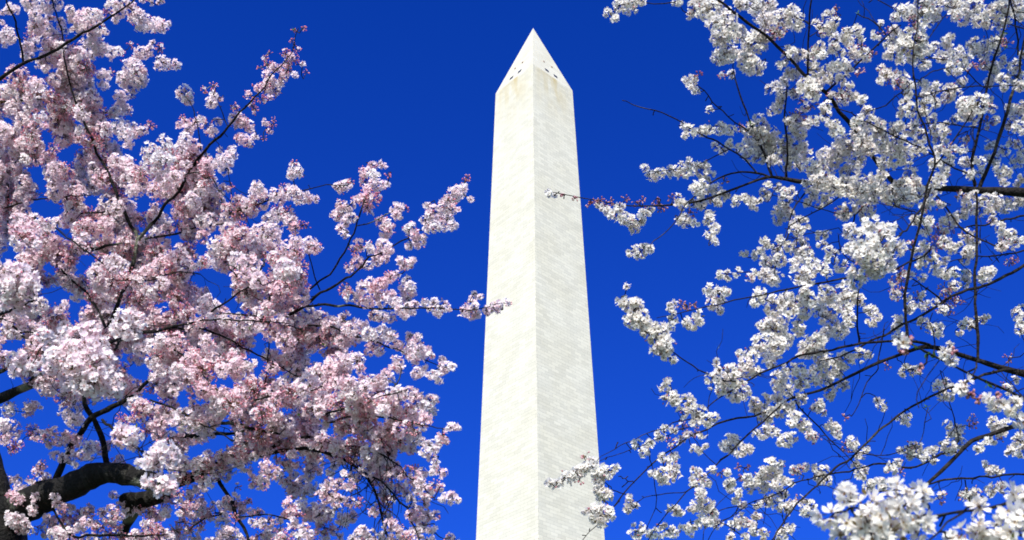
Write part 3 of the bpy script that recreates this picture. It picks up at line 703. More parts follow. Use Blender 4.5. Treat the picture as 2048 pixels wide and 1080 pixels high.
    edge = '''
300,2,8 320,2,8 285,0,6 225,10,12 215,25,8b 245,5,14 240,25,14 265,20,14 275,35,16 290,45,16 300,50,14 315,50,16 325,55,12 338,47,6 280,55,12 230,40,8
185,35,18 165,30,14 195,30,12 175,50,14 200,60,12 160,55,14 145,35,12 140,20,10 150,60,10 185,70,10 210,62,8
60,5,16 85,12,14 110,8,14 95,20,10 55,15,10 70,30,12 20,18,12 30,18,10 15,70,16 5,80,14 25,75,8 5,25,5 5,45,5 125,50,8 120,45,10 130,60,8
75,50,16p 100,35,8p 85,45,12 70,55,14p 95,60,14 110,70,14 60,75,10b 90,75,16 55,95,14 70,90,14 50,110,10 60,115,10 100,90,14 120,95,12
190,85,18 175,95,16 200,100,14 210,95,10 220,105,12 235,103,10 245,108,6b 170,110,10 185,110,10 260,90,6b
285,105,14 300,100,10 305,85,6 320,95,8b 275,112,8 325,125,14 338,130,12 315,130,8 355,132,8 350,125,6
265,135,20 275,150,20 250,160,16 265,170,16 245,150,12 280,165,12 285,140,8p 210,150,12 220,145,8b 200,150,8 205,170,10 215,170,6
240,195,12 250,190,10 265,190,6b 245,215,16 235,225,12 255,220,10 225,225,10 240,255,16 260,260,16 270,265,12p 285,260,10 300,250,8b 308,253,5b 250,270,14 255,285,12
370,188,16 375,200,12 360,185,8 427,190,10 422,205,12 440,195,8p 427,172,7b 410,180,6b
475,240,16 485,245,14p 465,235,8 500,250,8 470,215,8b 500,258,8 530,245,8p 545,250,6b 548,240,5b 540,262,6p
505,212,8b 495,190,8p 515,175,10p 510,200,6b 530,175,12p 540,165,14 550,180,12p 560,170,10 535,150,10 525,200,8b 540,195,6p 510,222,6b 535,130,8b 520,135,5b 528,115,6b 540,108,5b 550,135,10 560,140,10p 570,150,10p 565,160,8p 575,130,10p 580,115,10p 570,105,8b 575,140,8b 595,100,6b 605,128,5 590,150,6 612,145,5b 590,120,8b 585,83,5b 587,60,4b 608,57,4b
370,245,10p 385,250,12p 375,260,12 400,240,12 415,255,12p 425,262,10 435,243,8 365,235,5b 360,250,8p 370,280,14 385,290,14p 395,295,10 360,300,12 365,320,12 380,315,12p 410,320,14 420,330,14 440,325,14 455,320,14 465,310,12 450,340,12 440,300,6 465,300,8 405,340,16p 390,360,14 410,360,14p 420,370,10 380,340,12
480,275,10p 490,280,12p 500,285,8 510,275,8 527,276,5b 475,278,6b 447,378,12 440,388,8 435,392,6 465,372,5b
515,375,14 520,385,12 510,385,12 525,390,8 590,340,14 585,350,12 600,345,10 588,326,5b 550,388,14 570,385,16p 585,388,16 600,395,14 615,395,12 630,398,8 545,395,10 560,400,10p
560,435,20 540,440,14 580,445,16 590,455,12p 605,450,8b 615,452,5b 575,425,12b 555,420,10b 545,430,10 622,490,16 630,495,12p 618,500,10 640,497,6
690,370,12 680,375,12 703,362,6b 675,372,8 745,330,10p 765,328,8 740,345,12 725,345,10p 750,350,10 775,350,5b 730,365,10b 750,372,14 735,380,10p 765,370,10p 775,368,6 735,395,14p 745,400,12b 735,412,12p 725,400,12p 755,395,8b 740,425,6
690,420,16 680,430,14p 700,435,12 700,410,10 710,400,8b 680,410,10p 690,445,10 672,430,10 690,465,10 680,455,8 790,420,14 800,415,10 795,432,10 812,418,5b
765,445,14p 775,450,12 770,465,14 780,460,10p 765,490,14 775,500,14 760,510,12p 740,495,12 720,490,12p 710,500,10b 755,520,12 770,520,8 715,525,14p 735,530,10 700,535,10p
820,455,12 815,462,10 830,470,12p 835,485,12 820,490,10 845,480,10 825,450,8p 850,440,10 860,430,10 870,425,14p 865,445,14 880,440,14p 870,455,10 855,455,10 885,415,14 895,405,14p 905,395,14 910,385,14 920,385,12 925,375,10 930,365,7b 935,355,5b 900,420,12 895,440,14 905,450,10 890,455,8 915,420,6p 940,398,5 855,410,8
815,525,12 805,530,10p 825,520,6 800,520,8
780,555,12p 790,550,10 775,560,8 815,560,10 820,575,12 810,580,14p 825,585,8p 815,595,12 760,570,16p 740,570,14 725,575,12 720,595,14 735,605,14p 760,600,14 780,595,14p 780,605,12 750,585,14p 795,605,12 700,590,14 690,580,12b
750,630,12 765,635,12 780,635,12p 745,630,8b 800,620,10 810,630,10 815,615,10 830,610,10 825,625,8 850,605,8 868,605,10 885,610,10 860,620,8 875,625,10 890,618,8 898,618,4p
935,620,12p 940,628,12 950,615,10 945,600,10 945,590,8 925,625,8 955,630,8 961,593,6 975,622,10 985,615,10p 990,620,10 1000,610,8p 1010,605,8 1017,608,5p
690,640,16 700,660,16 720,650,14 740,670,16 760,670,16 780,670,14 765,660,10 785,680,14 750,690,14p 740,700,12p 760,705,10 795,690,10 720,670,14 700,680,14 820,675,12 835,675,10 830,690,16p 815,695,14 840,705,16 855,705,12p 825,710,14 835,720,12 860,710,8
795,725,14p 790,735,10 800,740,8 835,745,12 845,740,8 830,752,8 850,735,6 885,720,8 890,735,12 905,735,10 880,740,10 870,750,10 880,760,8 860,750,8
700,720,16 715,720,14 690,735,16 720,740,10p 680,750,14 770,750,12p 760,765,16 745,760,14 780,755,8 720,770,16p 730,775,14 755,775,14p 700,785,16 800,785,14 815,785,14 830,790,12p 845,795,10 860,800,12 870,800,8 830,805,14p 850,810,12 800,800,14 780,785,12
855,815,12 865,825,10 850,840,14p 835,830,14 845,855,8 900,855,8 910,852,8 915,858,5 885,870,10p 880,880,10 875,890,8 893,880,6p 845,885,10 860,890,12 850,905,12 870,900,8 865,915,8 870,930,10 880,945,10p 890,945,8p 865,945,8 845,945,12
840,970,14 855,985,14 870,970,10b 880,975,8p 850,995,8 830,955,14p 835,975,12 895,997,14 905,993,10 885,998,8 915,1000,5 830,1035,14p 845,1045,14p 855,1030,12 870,1030,10p 865,1060,10 840,1060,10 820,1030,10p 900,1075,10p 910,1078,8
815,985,8b 805,975,10p 780,1000,10 790,990,8b 770,990,8 785,1045,8p 795,1055,10p 805,1070,12 820,1075,8 725,1065,14 740,1070,12 780,1080,10 700,1030,12 705,1035,10p 690,1040,10 680,1045,6 715,1010,6b 720,1005,8b 760,985,10 775,1000,8
575,930,10 580,935,12 565,930,8 590,930,6p 555,940,8p 530,965,10 515,970,12 520,960,10 505,972,6 530,975,6b 477,973,6b 447,1010,14 455,1005,12 445,1030,10 460,1010,8 495,1005,8b 480,1010,10p 497,1005,6b 512,1023,8 505,1045,8 525,1045,10 560,1040,8 515,1025,6p
380,990,8p 382,1000,6b 362,1020,12p 398,1020,12 410,1030,10p 390,1040,8 355,990,7 405,1010,8p 420,1025,8b 450,1065,14 460,1075,12 440,1070,10 350,1060,12b 375,1060,10p 360,1045,8b
590,980,14 605,985,14 595,970,10 570,965,8 580,960,8p 640,1030,16 655,1030,14p 625,1025,14 610,1020,8 640,1045,10 580,1025,12b 575,1030,8 530,1070,10 560,1075,12 600,1070,12 650,1070,10 600,1055,6
660,990,14p 670,1000,12p 650,985,10p
60,815,14 55,825,10p 75,812,10 145,820,24 150,840,16 20,820,14 15,860,22p 5,850,14 10,880,10p 65,860,12b 75,870,12p 90,870,10 95,880,10b 105,865,12p 60,870,8b 125,875,14p 140,880,14p 155,880,12p 115,885,10p 30,895,10b 25,900,8b 40,890,8b
100,890,8 110,910,10 125,915,10 145,910,14p 140,920,8 150,930,6 175,895,14 190,895,12p 205,900,12p 215,890,10p 165,910,10p 180,915,8
80,935,10p 75,945,10p 85,930,8b 90,960,10 60,962,8p 95,955,10 35,960,10 15,960,10 40,975,12 50,985,14 35,1000,14p 55,1005,12 70,995,10 65,1020,10 25,990,10p 100,1000,14 110,995,10 115,1010,10p 90,1000,10 125,1015,8p 130,1030,10b
30,1040,18 40,1050,16p 55,1060,12 20,1035,12 35,1065,12p 50,1045,10 100,1050,16 115,1045,14p 95,1035,8 110,1065,16 120,1070,12 90,1070,8 80,1060,10b 170,1025,10 180,1015,8p 185,1020,6 145,1050,14p 160,1055,12 150,1040,10b 175,1045,14 190,1050,10 140,1065,10 205,1050,10b 225,1035,10 230,1025,8p 225,1045,8 240,1055,8p
245,1075,10p 270,1075,14 285,1070,10p 305,1070,14b 320,1065,12p 315,1055,8b 300,1025,10b 315,1030,10b 290,1025,8b 325,1035,6p 225,990,8p 235,995,5p 230,930,8p 240,920,10p 225,925,8b 290,860,10b 300,865,8b 310,855,8p 240,835,8b 250,840,10b 262,840,8p'''
    cl = parse_clusters(edge)
    poly = [(-20, 195), (30, 150), (60, 180), (75, 130), (100, 100), (150, 95), (185, 140), (180, 175), (195, 195), (215, 235), (215, 290), (235, 312), (265, 325), (300, 355), (310, 370), (330, 365), (300, 325), (300, 305), (345, 290), (375, 290), (420, 330), (425, 390), (420, 402), (450, 412), (500, 398), (520, 402), (512, 430), (500, 450), (550, 470), (590, 480), (600, 500), (600, 540), (605, 590), (600, 622), (680, 638), (690, 690), (690, 760), (740, 785), (835, 835), (835, 890), (815, 935), (780, 955), (740, 925), (690, 895), (640, 900), (615, 950), (560, 895), (520, 910), (470, 915), (440, 945), (400, 940), (360, 900), (320, 880), (290, 850), (260, 800), (200, 785), (130, 795), (90, 780), (60, 745), (30, 730), (-20, 715)]
    holes = [(68, 345, 13), (78, 362, 8), (85, 388, 9), (132, 312, 15), (150, 303, 9), (100, 278, 10), (95, 414, 12), (115, 415, 10), (75, 412, 10), (185, 400, 11), (282, 407, 14), (295, 402, 10), (333, 420, 9), (285, 460, 10), (130, 470, 12), (112, 462, 7), (12, 522, 12), (25, 505, 8), (100, 537, 11), (165, 527, 13), (180, 518, 8), (105, 590, 16), (90, 588, 9), (128, 585, 9), (155, 615, 12), (148, 635, 10), (240, 615, 8), (165, 540, 7), (22, 694, 14), (42, 686, 8), (330, 612, 9), (250, 718, 6), (280, 747, 15), (292, 790, 9), (310, 797, 10), (397, 555, 14), (440, 565, 20), (425, 548, 10), (470, 612, 15), (455, 600, 10), (525, 687, 14), (542, 690, 9), (515, 708, 9), (510, 747, 6), (525, 728, 6), (635, 714, 10), (560, 750, 8), (460, 770, 7), (430, 765, 7), (367, 792, 10), (405, 800, 7), (502, 446, 11), (352, 482, 11), (402, 502, 12), (530, 533, 10), (425, 470, 6), (565, 480, 6), (447, 853, 10), (450, 882, 16), (430, 885, 10), (390, 902, 13), (350, 858, 7), (570, 827, 5), (765, 840, 7), (808, 922, 11), (735, 885, 6), (180, 60, 8), (75, 145, 10), (110, 140, 6), (95, 175, 6), (20, 245, 8), (550, 905, 10), (600, 920, 10), (660, 862, 7), (700, 880, 6)]
    pts = []
    def ok(x, y, r, k):
        if not inside(x, y, poly): return False
        return all((x - hx) ** 2 + (y - hy) ** 2 > (hr + k * r) ** 2 for hx, hy, hr in holes)
    for layer, (n, sp_, dd) in enumerate(((2600, 15.5, 0), (900, 27, 1))):
        got = []
        for _ in range(n * 6):
            x, y = rng.uniform(-20, 850), rng.uniform(60, 960); r = float(np.clip(rng.normal(14.5, 3.6), 8, 24))
            if not ok(x, y, r, .85): continue
            if any((x - q[0]) ** 2 + (y - q[1]) ** 2 < (sp_ * .5 + .42 * (r + q[2]) * .5) ** 2 for q in got): continue
            got.append((x, y, r, rng.choice(['', '', '', 'p', '', '', 'b'] if layer == 0 else ['', 'p', 'p', 'b'])))
        pts += [(x, y, r * (1.0 if layer == 0 else 1.1), k, 0.0) for x, y, r, k in got]
    poly2 = [(120, 1012), (330, 1008), (335, 925), (420, 925), (600, 890), (700, 890), (850, 935), (862, 1095), (110, 1095)]
    holes2 = [(480, 968, 20), (497, 985, 18), (540, 990, 30), (545, 1018, 18), (435, 985, 16), (425, 1060, 13), (377, 995, 8), (347, 1035, 9), (490, 1052, 14), (565, 935, 9), (640, 962, 8), (730, 985, 22), (715, 1030, 22), (745, 1000, 13), (795, 1000, 14), (802, 1035, 17), (752, 1050, 14), (808, 922, 11), (175, 990, 22), (225, 982, 16), (200, 1003, 14), (330, 1050, 7), (270, 1040, 12), (620, 1000, 7), (685, 985, 7), (255, 1060, 9)]
    got = []
    for _ in range(9000):
        x, y = rng.uniform(110, 865), rng.uniform(885, 1095); r = float(np.clip(rng.normal(11.5, 2.6), 7, 17))
        if not inside(x, y, poly2) or any((x - hx) ** 2 + (y - hy) ** 2 < (hr + .8 * r) ** 2 for hx, hy, hr in holes2): continue
        if any((x - q[0]) ** 2 + (y - q[1]) ** 2 < (9 + .35 * (r + q[2])) ** 2 for q in got): continue
        got.append((x, y, r, rng.choice(['', '', 'p', 'p', 'b'])))
    pts += [(x, y, r, k, 0.0) for x, y, r, k in got]
    cl += parse_clusters('400,945,16,,6.5 410,962,14,,6.5 425,930,12,,6.5 395,928,14,,6.5 530,905,12,,6.45 545,886,14,,6.45 560,897,12,,6.4 482,893,14,,6.5 500,890,10,,6.5 630,880,12,,6.35 605,870,14,,6.4 590,892,8,,6.4 370,930,14,,6.5 358,945,12,,6.5 385,978,10,,6.6 352,925,14,,6.5')
    print('interior pink', len(pts), 'edge', len(cl))
    t.grow(cl + pts, .17)
    # the crown outside the picture
    for txt, a, b_ in (('-70,780,46 -110,640,38 -130,480,28 -120,300,18 -90,120,10 -60,-60,5 -40,-160,3', 7.5, 7.6), ('-75,770,30 -220,650,22 -350,520,14 -450,420,5', 7.5, 8.2),
                       ('-30,1000,34 -250,930,20 -420,880,10 -520,800,4', 7.0, 6.6), ('-120,420,14 -220,300,10 -300,160,6 -360,40,3', 7.6, 7.2), ('-125,560,14 -240,470,9 -330,330,4', 7.55, 6.6),
                       ('103,-8,3 100,-90,2.6 80,-180,2', 7.3, 7.4), ('272,-2,3 320,-70,2.6 360,-130,2', 6.8, 6.6), ('497,1080,6 512,1180,4 530,1290,3', 6.2, 6.0), ('782,1088,4 800,1200,3 790,1290,2', 5.7, 5.5),
                       ('240,1125,16 235,1230,10 260,1330,5', 7.2, 7.0), ('-90,120,8 20,-60,5 120,-160,3', 7.6, 7.0)):
        br(B(txt), a, b_)
    t.beyond(260)
    # lower boughs that hang nearer to the viewer
    p = t.branch(B('-160,700,16 -60,650,10 0,630,7 40,610,5 70,600,4'), 6.2, 4.9)
    t.branch(B('60,760,6 100,735,6 150,715,5 190,725,4 235,760,3'), 6.5, 4.9)
    t.branch(B('120,700,4 150,690,4 190,670,3 215,675,2'), 5.4, 5.0, new=False)
    t.branch(B('205,840,6 240,872,5 280,900,4.5 310,925,4 322,965,3'), 6.2, 4.4)
    t.branch(B('230,700,5 255,660,4 262,640,3'), 6.0, 5.1)
    near = parse_clusters('''
20,545,24,,4.9 45,550,24,,4.9 35,575,30,,4.9 15,580,26,,4.9 60,575,22,,4.9 40,600,24,,4.95 20,605,18,,5.0 50,610,14,,5.0 70,570,12,,4.9
110,690,22,,5.0 135,680,24,,5.0 160,675,24,,5.0 185,665,20,,5.0 200,690,22,,5.0 175,700,28,,4.9 145,705,28,,4.9 120,720,26,,4.9 105,735,18,,5.0 150,735,28,,4.85 180,730,28,,4.85 205,720,22,,4.95 215,745,20,,4.95 190,760,26,,4.85 165,765,24,,4.85 140,760,20,,4.95 210,770,22,,4.9 230,765,18,,4.95 185,785,18,,4.9 235,785,14,,5.0 100,715,14,,5.0
250,640,22,,5.1 265,655,22,,5.1 240,660,16,,5.1 275,635,14,,5.1 255,665,16,,5.1
250,872,24,,4.4 240,862,15,,4.4 270,868,17,,4.4 260,888,14,,4.4 232,875,12,,4.4
318,908,20,,4.2 298,920,20,,4.2 330,895,20,,4.2 345,908,17,,4.2 312,930,16,,4.2 340,925,14,,4.2 282,928,11,,4.25
318,965,20,,4.2 302,962,15,,4.2 335,968,17,,4.2 322,982,13,,4.2 345,975,10,,4.2 298,972,10,,4.2
515,560,20,,5.6 575,535,20,,5.5 580,545,18,,5.5 565,545,16,,5.5 90,670,16,,5.4 45,720,18,,5.4 60,735,16,,5.4 30,740,14,,5.5''')
    t.fsize = .0205; t.pink = .2; t.budfrac = .04
    t.grow(near, .1)
    # bare hanging twigs low in the crown
    t.twigs(None, 46, .15, .42, (640, 860, 800, 1090), 1.6, .0026)
    t.twigs(None, 22, .15, .5, (0, 800, 500, 1090), .3, .0024)
    t.twigs(None, 60, .1, .4, (0, 300, 600, 900), .2, .0022)
    for x, y in ((603, 56), (588, 58), (545, 735), (480, 700), (600, 830), (650, 690), (500, 655)): t.leaf_tuft(x, y, .018)
    t.finish()
    return t

# ================================================================== the white tree, right
def white_tree():
    d0 = 6.6
    f1 = at(2480, 980, d0)
    base = (f1[0] + .25, f1[1] + .1, 0.0)
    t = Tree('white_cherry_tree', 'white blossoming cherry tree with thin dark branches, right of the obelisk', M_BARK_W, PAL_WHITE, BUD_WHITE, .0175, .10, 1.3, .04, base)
    b = np.array(base)
    limb3d(t, [b + (0, 0, -.15), b + (0, 0, .3), b * .5 + f1 * .5 + (.08, 0, 0), f1, at(2450, 800, 6.7), at(2400, 620, 6.8), at(2330, 430, 6.9)], [.36, .26, .21, .19, .15, .12, .07], 'trunk', 18)
    t.thin, t.behind = .82, .52
    br = t.branch
    br(B('2400,560,34 2250,430,32 2120,396,28 2048,385,22 1960,381,18 1890,377,16 1800,377,13 1700,372,12 1612,365,11 1560,356,9 1535,354,7 1510,362,6 1460,381,5.5 1400,402,5 1340,410,4.5 1280,412,3.6 1240,410,3 1200,402,2.6 1165,396,2.4 1130,389,2 1098,383,1.8'), 6.8, 5.9, 'limb')
    br(B('1540,354,5.5 1512,346,5 1482,344,4.5 1450,350,4 1425,362,3.8 1400,382,3.5 1385,395,3.3 1370,412,3 1360,430,2.8 1335,460,2.4 1300,491,2'), 6.25, 5.8)
    br(B('1514,346,4.5 1487,317,4 1460,297,4 1425,279,3.6 1405,270,3.4 1362,245,3 1340,232,2.8 1310,221,2.6 1280,214,2.3 1260,205,2 1245,199,2.2'), 6.2, 5.8)
    br(B('1460,297,2.8 1432,313,2.6 1400,328,2.4 1370,338,2 1300,345,1.6'), 6.15, 6.0, new=False)
    br(B('1545,356,6 1532,320,5.5 1522,290,5 1500,248,4.5 1492,220,4.2 1482,190,4 1470,155,3.2 1466,130,2'), 6.3, 6.2)
    br(B('1497,262,3 1470,246,3.2 1445,222,3.2 1425,205,3 1407,180,2.8 1395,170,2.2'), 6.2, 6.0)
    br(B('1573,360,6 1571,338,5.5 1574,310,5 1572,270,5 1569,237,4.5 1572,200,4 1575,172,3'), 6.3, 6.2)
    br(B('1797,378,15 1790,372,13 1780,355,12 1762,335,11 1745,312,11 1725,280,11 1705,255,10.5 1672,212,10 1650,185,9.5 1610,150,9 1592,130,8.5 1567,105,8 1545,85,8 1532,72,8 1495,45,8 1462,20,7 1437,0,6 1400,-25,4'), 6.5, 5.8)
    br(B('1652,184,6 1670,167,5 1695,148,4.5 1715,128,4.3 1742,100,4.3 1775,72,4 1800,50,3'), 6.2, 6.0)
    br(B('1772,70,3.4 1745,42,3.2 1728,34,3 1715,28,2'), 6.1, 6.1, new=False)
    br(B('1617,160,5.5 1616,130,5 1616,100,4.6 1618,50,4.4 1623,-8,4'), 6.0, 5.8)
    br(B('1617,47,3 1608,42,2.6 1599,36,2'), 5.95, 5.95, new=False)
    br(B('1620,73,3 1634,63,2.4 1650,55,2'), 5.95, 5.95, new=False)
    br(B('1952,368,5 1944,352,4 1920,340,4 1888,322,3.8 1858,305,3.6 1815,282,3.4 1783,270,3.3 1745,250,3 1700,225,2.8 1670,215,2'), 6.3, 5.8)
    br(B('1958,378,10 1973,337,9 1988,305,8.5 2000,266,8 2015,220,7.5 2030,170,7 2040,130,6 2047,95,5.5 2054,40,5 2058,-20,4'), 6.7, 6.6, front=True)
    br(B('1950,372,8 1944,332,7.5 1948,302,7 1955,268,6.5 1965,225,6 1973,182,6 1983,140,5.5 1995,100,5 2008,62,4.5 2018,0,4 2022,-20,3'), 6.6, 6.3, front=True)
    br(B('1815,676,8 1811,640,7.5 1810,590,7 1817,540,7 1830,482,6.5 1843,432,6 1855,370,6 1868,334,5 1868,305,4.5 1853,270,4.5 1840,232,4.3 1830,170,3.8 1825,125,3.3 1833,60,3 1836,-8,2.5'), 5.6, 5.4, front=True)
    br(B('1868,332,4.5 1888,307,4.3 1913,270,4 1935,240,3.5 1960,205,2.5'), 5.5, 5.5)
    br(B('2390,760,30 2250,790,27 2120,768,22 2048,748,17 2000,735,15 1960,722,13 1915,708,12 1880,697,11 1845,694,11 1815,704,8 1755,726,8 1705,750,7.5 1680,762,7 1642,780,6.5 1587,795,6 1552,812,5.5 1510,832,5 1475,836,5 1435,847,4.8 1412,860,4.5 1380,872,4 1350,895,3.8 1330,907,3.6 1305,927,3.4 1280,952,3.2 1265,967,3.2 1247,987,3 1225,1017,2.6'), 6.7, 5.5, 'limb')
    br(B('1860,690,7 1797,682,6.5 1717,688,6 1667,699,5.5 1600,712,5 1572,725,5 1530,742,4.5 1490,765,4 1450,790,3.6 1420,812,3 1395,835,2.4'), 6.1, 5.5)
    br(B('1495,765,3.6 1450,762,3.4 1417,750,3.2 1375,725,3 1350,707,2.6 1320,680,2.2 1290,640,1.8 1250,595,1.4'), 5.6, 4.9)
    br(B('2380,500,22 2230,480,18 2110,505,12 2033,540,8 2018,550,8 1978,567,7.5 1948,577,7.5 1915,587,7 1888,602,7 1855,625,6.5 1818,643,6 1775,667,5.5 1735,685,5 1700,705,4 1650,720,3'), 6.8, 5.9)
    br(B('1860,500,5 1830,520,5 1760,545,5 1687,557,5 1640,564,4.8 1592,575,4.4 1542,587,4 1512,592,3.8 1470,602,3.4 1437,607,3.2 1410,613,3 1362,625,2.4 1312,636,1.8'), 5.6, 5.5)
    br(B('2060,742,9 2000,742,8 1950,757,7 1915,770,6 1868,790,6 1833,810,6 1795,832,6 1765,857,6 1733,885,5.5 1700,917,5.5 1662,945,5.5 1625,980,5 1595,1007,5 1580,1027,4.5 1560,1055,4.5 1540,1084,4'), 6.4, 5.2, front=True)
    br(B('2470,900,30 2250,838,20 2110,832,15 2048,845,12 2020,855,12 1978,870,11 1943,882,11 1915,910,10 1883,942,9 1855,967,7.5 1830,990,6 1800,1020,4'), 6.6, 5.7, 'limb', front=True)
    br(B('2460,960,20 2250,955,9 2120,945,6 2048,947,5 2008,949,5 1958,954,5 1903,958,5 1868,965,4.6 1818,978,4.2 1778,982,3.6 1738,984,3'), 6.6, 5.6)
    br(B('1912,904,6 1883,907,6 1848,930,5.5 1818,936,5 1783,928,5 1745,930,4.6 1708,939,4.2 1660,949,3.6 1617,958,3.2 1590,967,3 1560,984,2.8 1540,995,2.6 1497,1007,2.3 1470,1028,2.2 1437,1050,2 1415,1082,2'), 6.0, 5.4)
    br(B('1420,830,3 1400,838,2.8 1357,842,2.6 1330,857,2.4 1292,867,2.2 1230,897,2 1197,920,1.6 1180,940,1.4'), 5.5, 4.9)
    br(B('1395,855,2.6 1380,852,2.5 1310,880,2.3 1270,897,2.1 1235,907,1.9 1195,923,1.5'), 5.5, 4.9)
    br(B('1300,905,2.2 1305,930,2.2 1310,972,2.2 1312,1015,2 1295,1052,1.6'), 5.4, 5.4)
    br(B('1375,983,2.4 1350,986,2.2 1305,990,2 1275,1005,1.6'), 5.4, 5.4)
    br(B('1562,810,4.5 1545,825,4.5 1527,842,4.2 1485,881,4 1452,911,3.6 1412,948,3.3 1375,985,3 1342,1017,2.8 1320,1045,2.5 1296,1082,2.2'), 5.8, 5.3)
    br(B('1268,966,2.6 1252,958,2.4 1239,953,2.2'), 5.5, 5.1)
    br(B('1246,987,2.6 1235,984,2.6 1222,976,2.2 1211,963,2 1195,950,1.6'), 5.5, 5.0, new=False)
    br(B('1247,988,2.6 1225,1016,2.4 1205,1040,2.2 1190,1056,2 1172,1072,1.8 1155,1088,1.6'), 5.5, 5.0, new=False)
    br(B('1590,800,3 1605,822,3.4 1637,855,3.2 1662,882,3 1682,900,2.6 1715,930,2'), 5.9, 5.7)
    br(B('1957,724,9 1957,700,8.5 1954,640,8 1949,577,7.5 1950,540,7.5 1953,500,7 1953,445,6.5 1954,405,6 1952,385,5'), 6.05, 6.2, front=True)
    br(B('1718,687,5 1714,640,4.5 1716,600,4 1719,570,3'), 6.0, 5.8)
    br(B('1755,727,3 1762,690,2.8 1768,660,2.4'), 6.0, 6.0)
    br(B('1756,730,3 1752,745,2.8 1735,765,2.6 1717,810,2.2 1704,830,2'), 6.0, 5.9, new=False)
    br(B('1884,603,4.2 1870,590,4 1858,580,3.6 1830,562,3 1800,545,2.4'), 6.2, 5.9)
    br(B('1990,492,4 1945,472,4.4 1920,452,4.4 1895,417,4 1873,390,4'), 6.2, 6.4)
    br(B('2100,420,6 2048,430,5 2003,442,4.6 1970,450,4 1930,455,3'), 6.6, 6.3)
    br(B('2100,490,4 2040,503,4 1995,511,3.8 1953,513,3.2 1900,522,2.4'), 6.6, 6.2)
    br(B('2034,171,3 1970,172,2.8 1928,174,2.6 1883,182,2.6 1853,190,2.2'), 6.4, 6.0)
    br(B('1975,178,2.6 1945,155,2.8 1928,137,2.6 1903,122,2.6 1868,116,2.4 1828,115,2'), 6.3, 6.0)
    br(B('1836,165,2.8 1850,153,2.8 1868,142,2.6 1898,135,2.2'), 5.6, 5.9)
    br(B('1735,224,2.6 1770,210,3 1793,192,3 1810,179,2.6 1830,165,2'), 5.9, 5.6)
    br(B('2060,60,3 1983,37,3 1945,25,2.8 1908,17,2.6 1883,5,2.4 1870,-10,2'), 6.5, 6.3)
    br(B('2036,110,4.5 2035,95,4.5 2030,37,4 2024,0,3.6 2020,-20,3'), 6.6, 6.4)
    br(B('1957,256,3.2 1920,250,3 1883,246,2.8 1845,248,2.4'), 6.4, 6.0)
    br(B('1855,80,2 1883,37,2.4 1903,17,2.4 1915,0,2'), 6.2, 6.2)
    br(B('1745,-8,2.5 1755,0,2.5 1788,17,2.5 1830,50,2'), 6.0, 6.0)
    br(B('1682,388,3.4 1665,405,3 1642,420,2.8 1615,430,2.6 1595,440,2.6 1580,452,2.4 1570,470,2.2 1560,500,2'), 6.3, 6.0)
    br(B('1545,390,2 1580,397,2.2 1620,412,2.4 1655,422,2.4 1687,432,2'), 6.2, 6.2)
    br(B('1620,374,4 1600,400,3.6 1587,420,3.4 1578,450,3.2 1572,475,3 1558,500,2.8 1550,540,2.4'), 6.3, 6.1)
    br(B('1575,478,2 1615,470,2.2 1647,462,2.2 1677,457,2'), 6.1, 6.0)
    br(B('1742,402,4.5 1717,425,4.2 1702,450,4 1690,470,3'), 6.3, 6.0)
    br(B('1677,470,2.4 1682,497,2.4 1697,520,2.2 1717,525,2'), 5.9, 5.9)
    br(B('1763,388,3 1790,412,3 1815,420,3 1840,430,2.6'), 6.2, 5.7)
    br(B('1700,905,2.4 1745,910,2.4 1790,905,2.2 1830,890,2 1843,878,2 1850,845,2 1855,815,2'), 5.9, 5.9)
    br(B('1905,905,3 1918,880,3 1910,850,3 1905,820,2.6 1890,775,2.6 1880,740,2.2'), 6.2, 6.2)
    br(B('1930,960,3 1935,985,3.2 1940,1010,3'), 6.0, 6.0)
    br(B('1480,1012,2.4 1440,1022,2.2 1410,1050,2 1405,1085,2'), 5.5, 5.3)
    br(B('1440,1045,2.4 1470,1060,2.4 1500,1080,2'), 5.4, 5.4)
    br(B('1700,938,2 1690,920,2 1665,900,2 1655,870,2'), 5.8, 5.8)

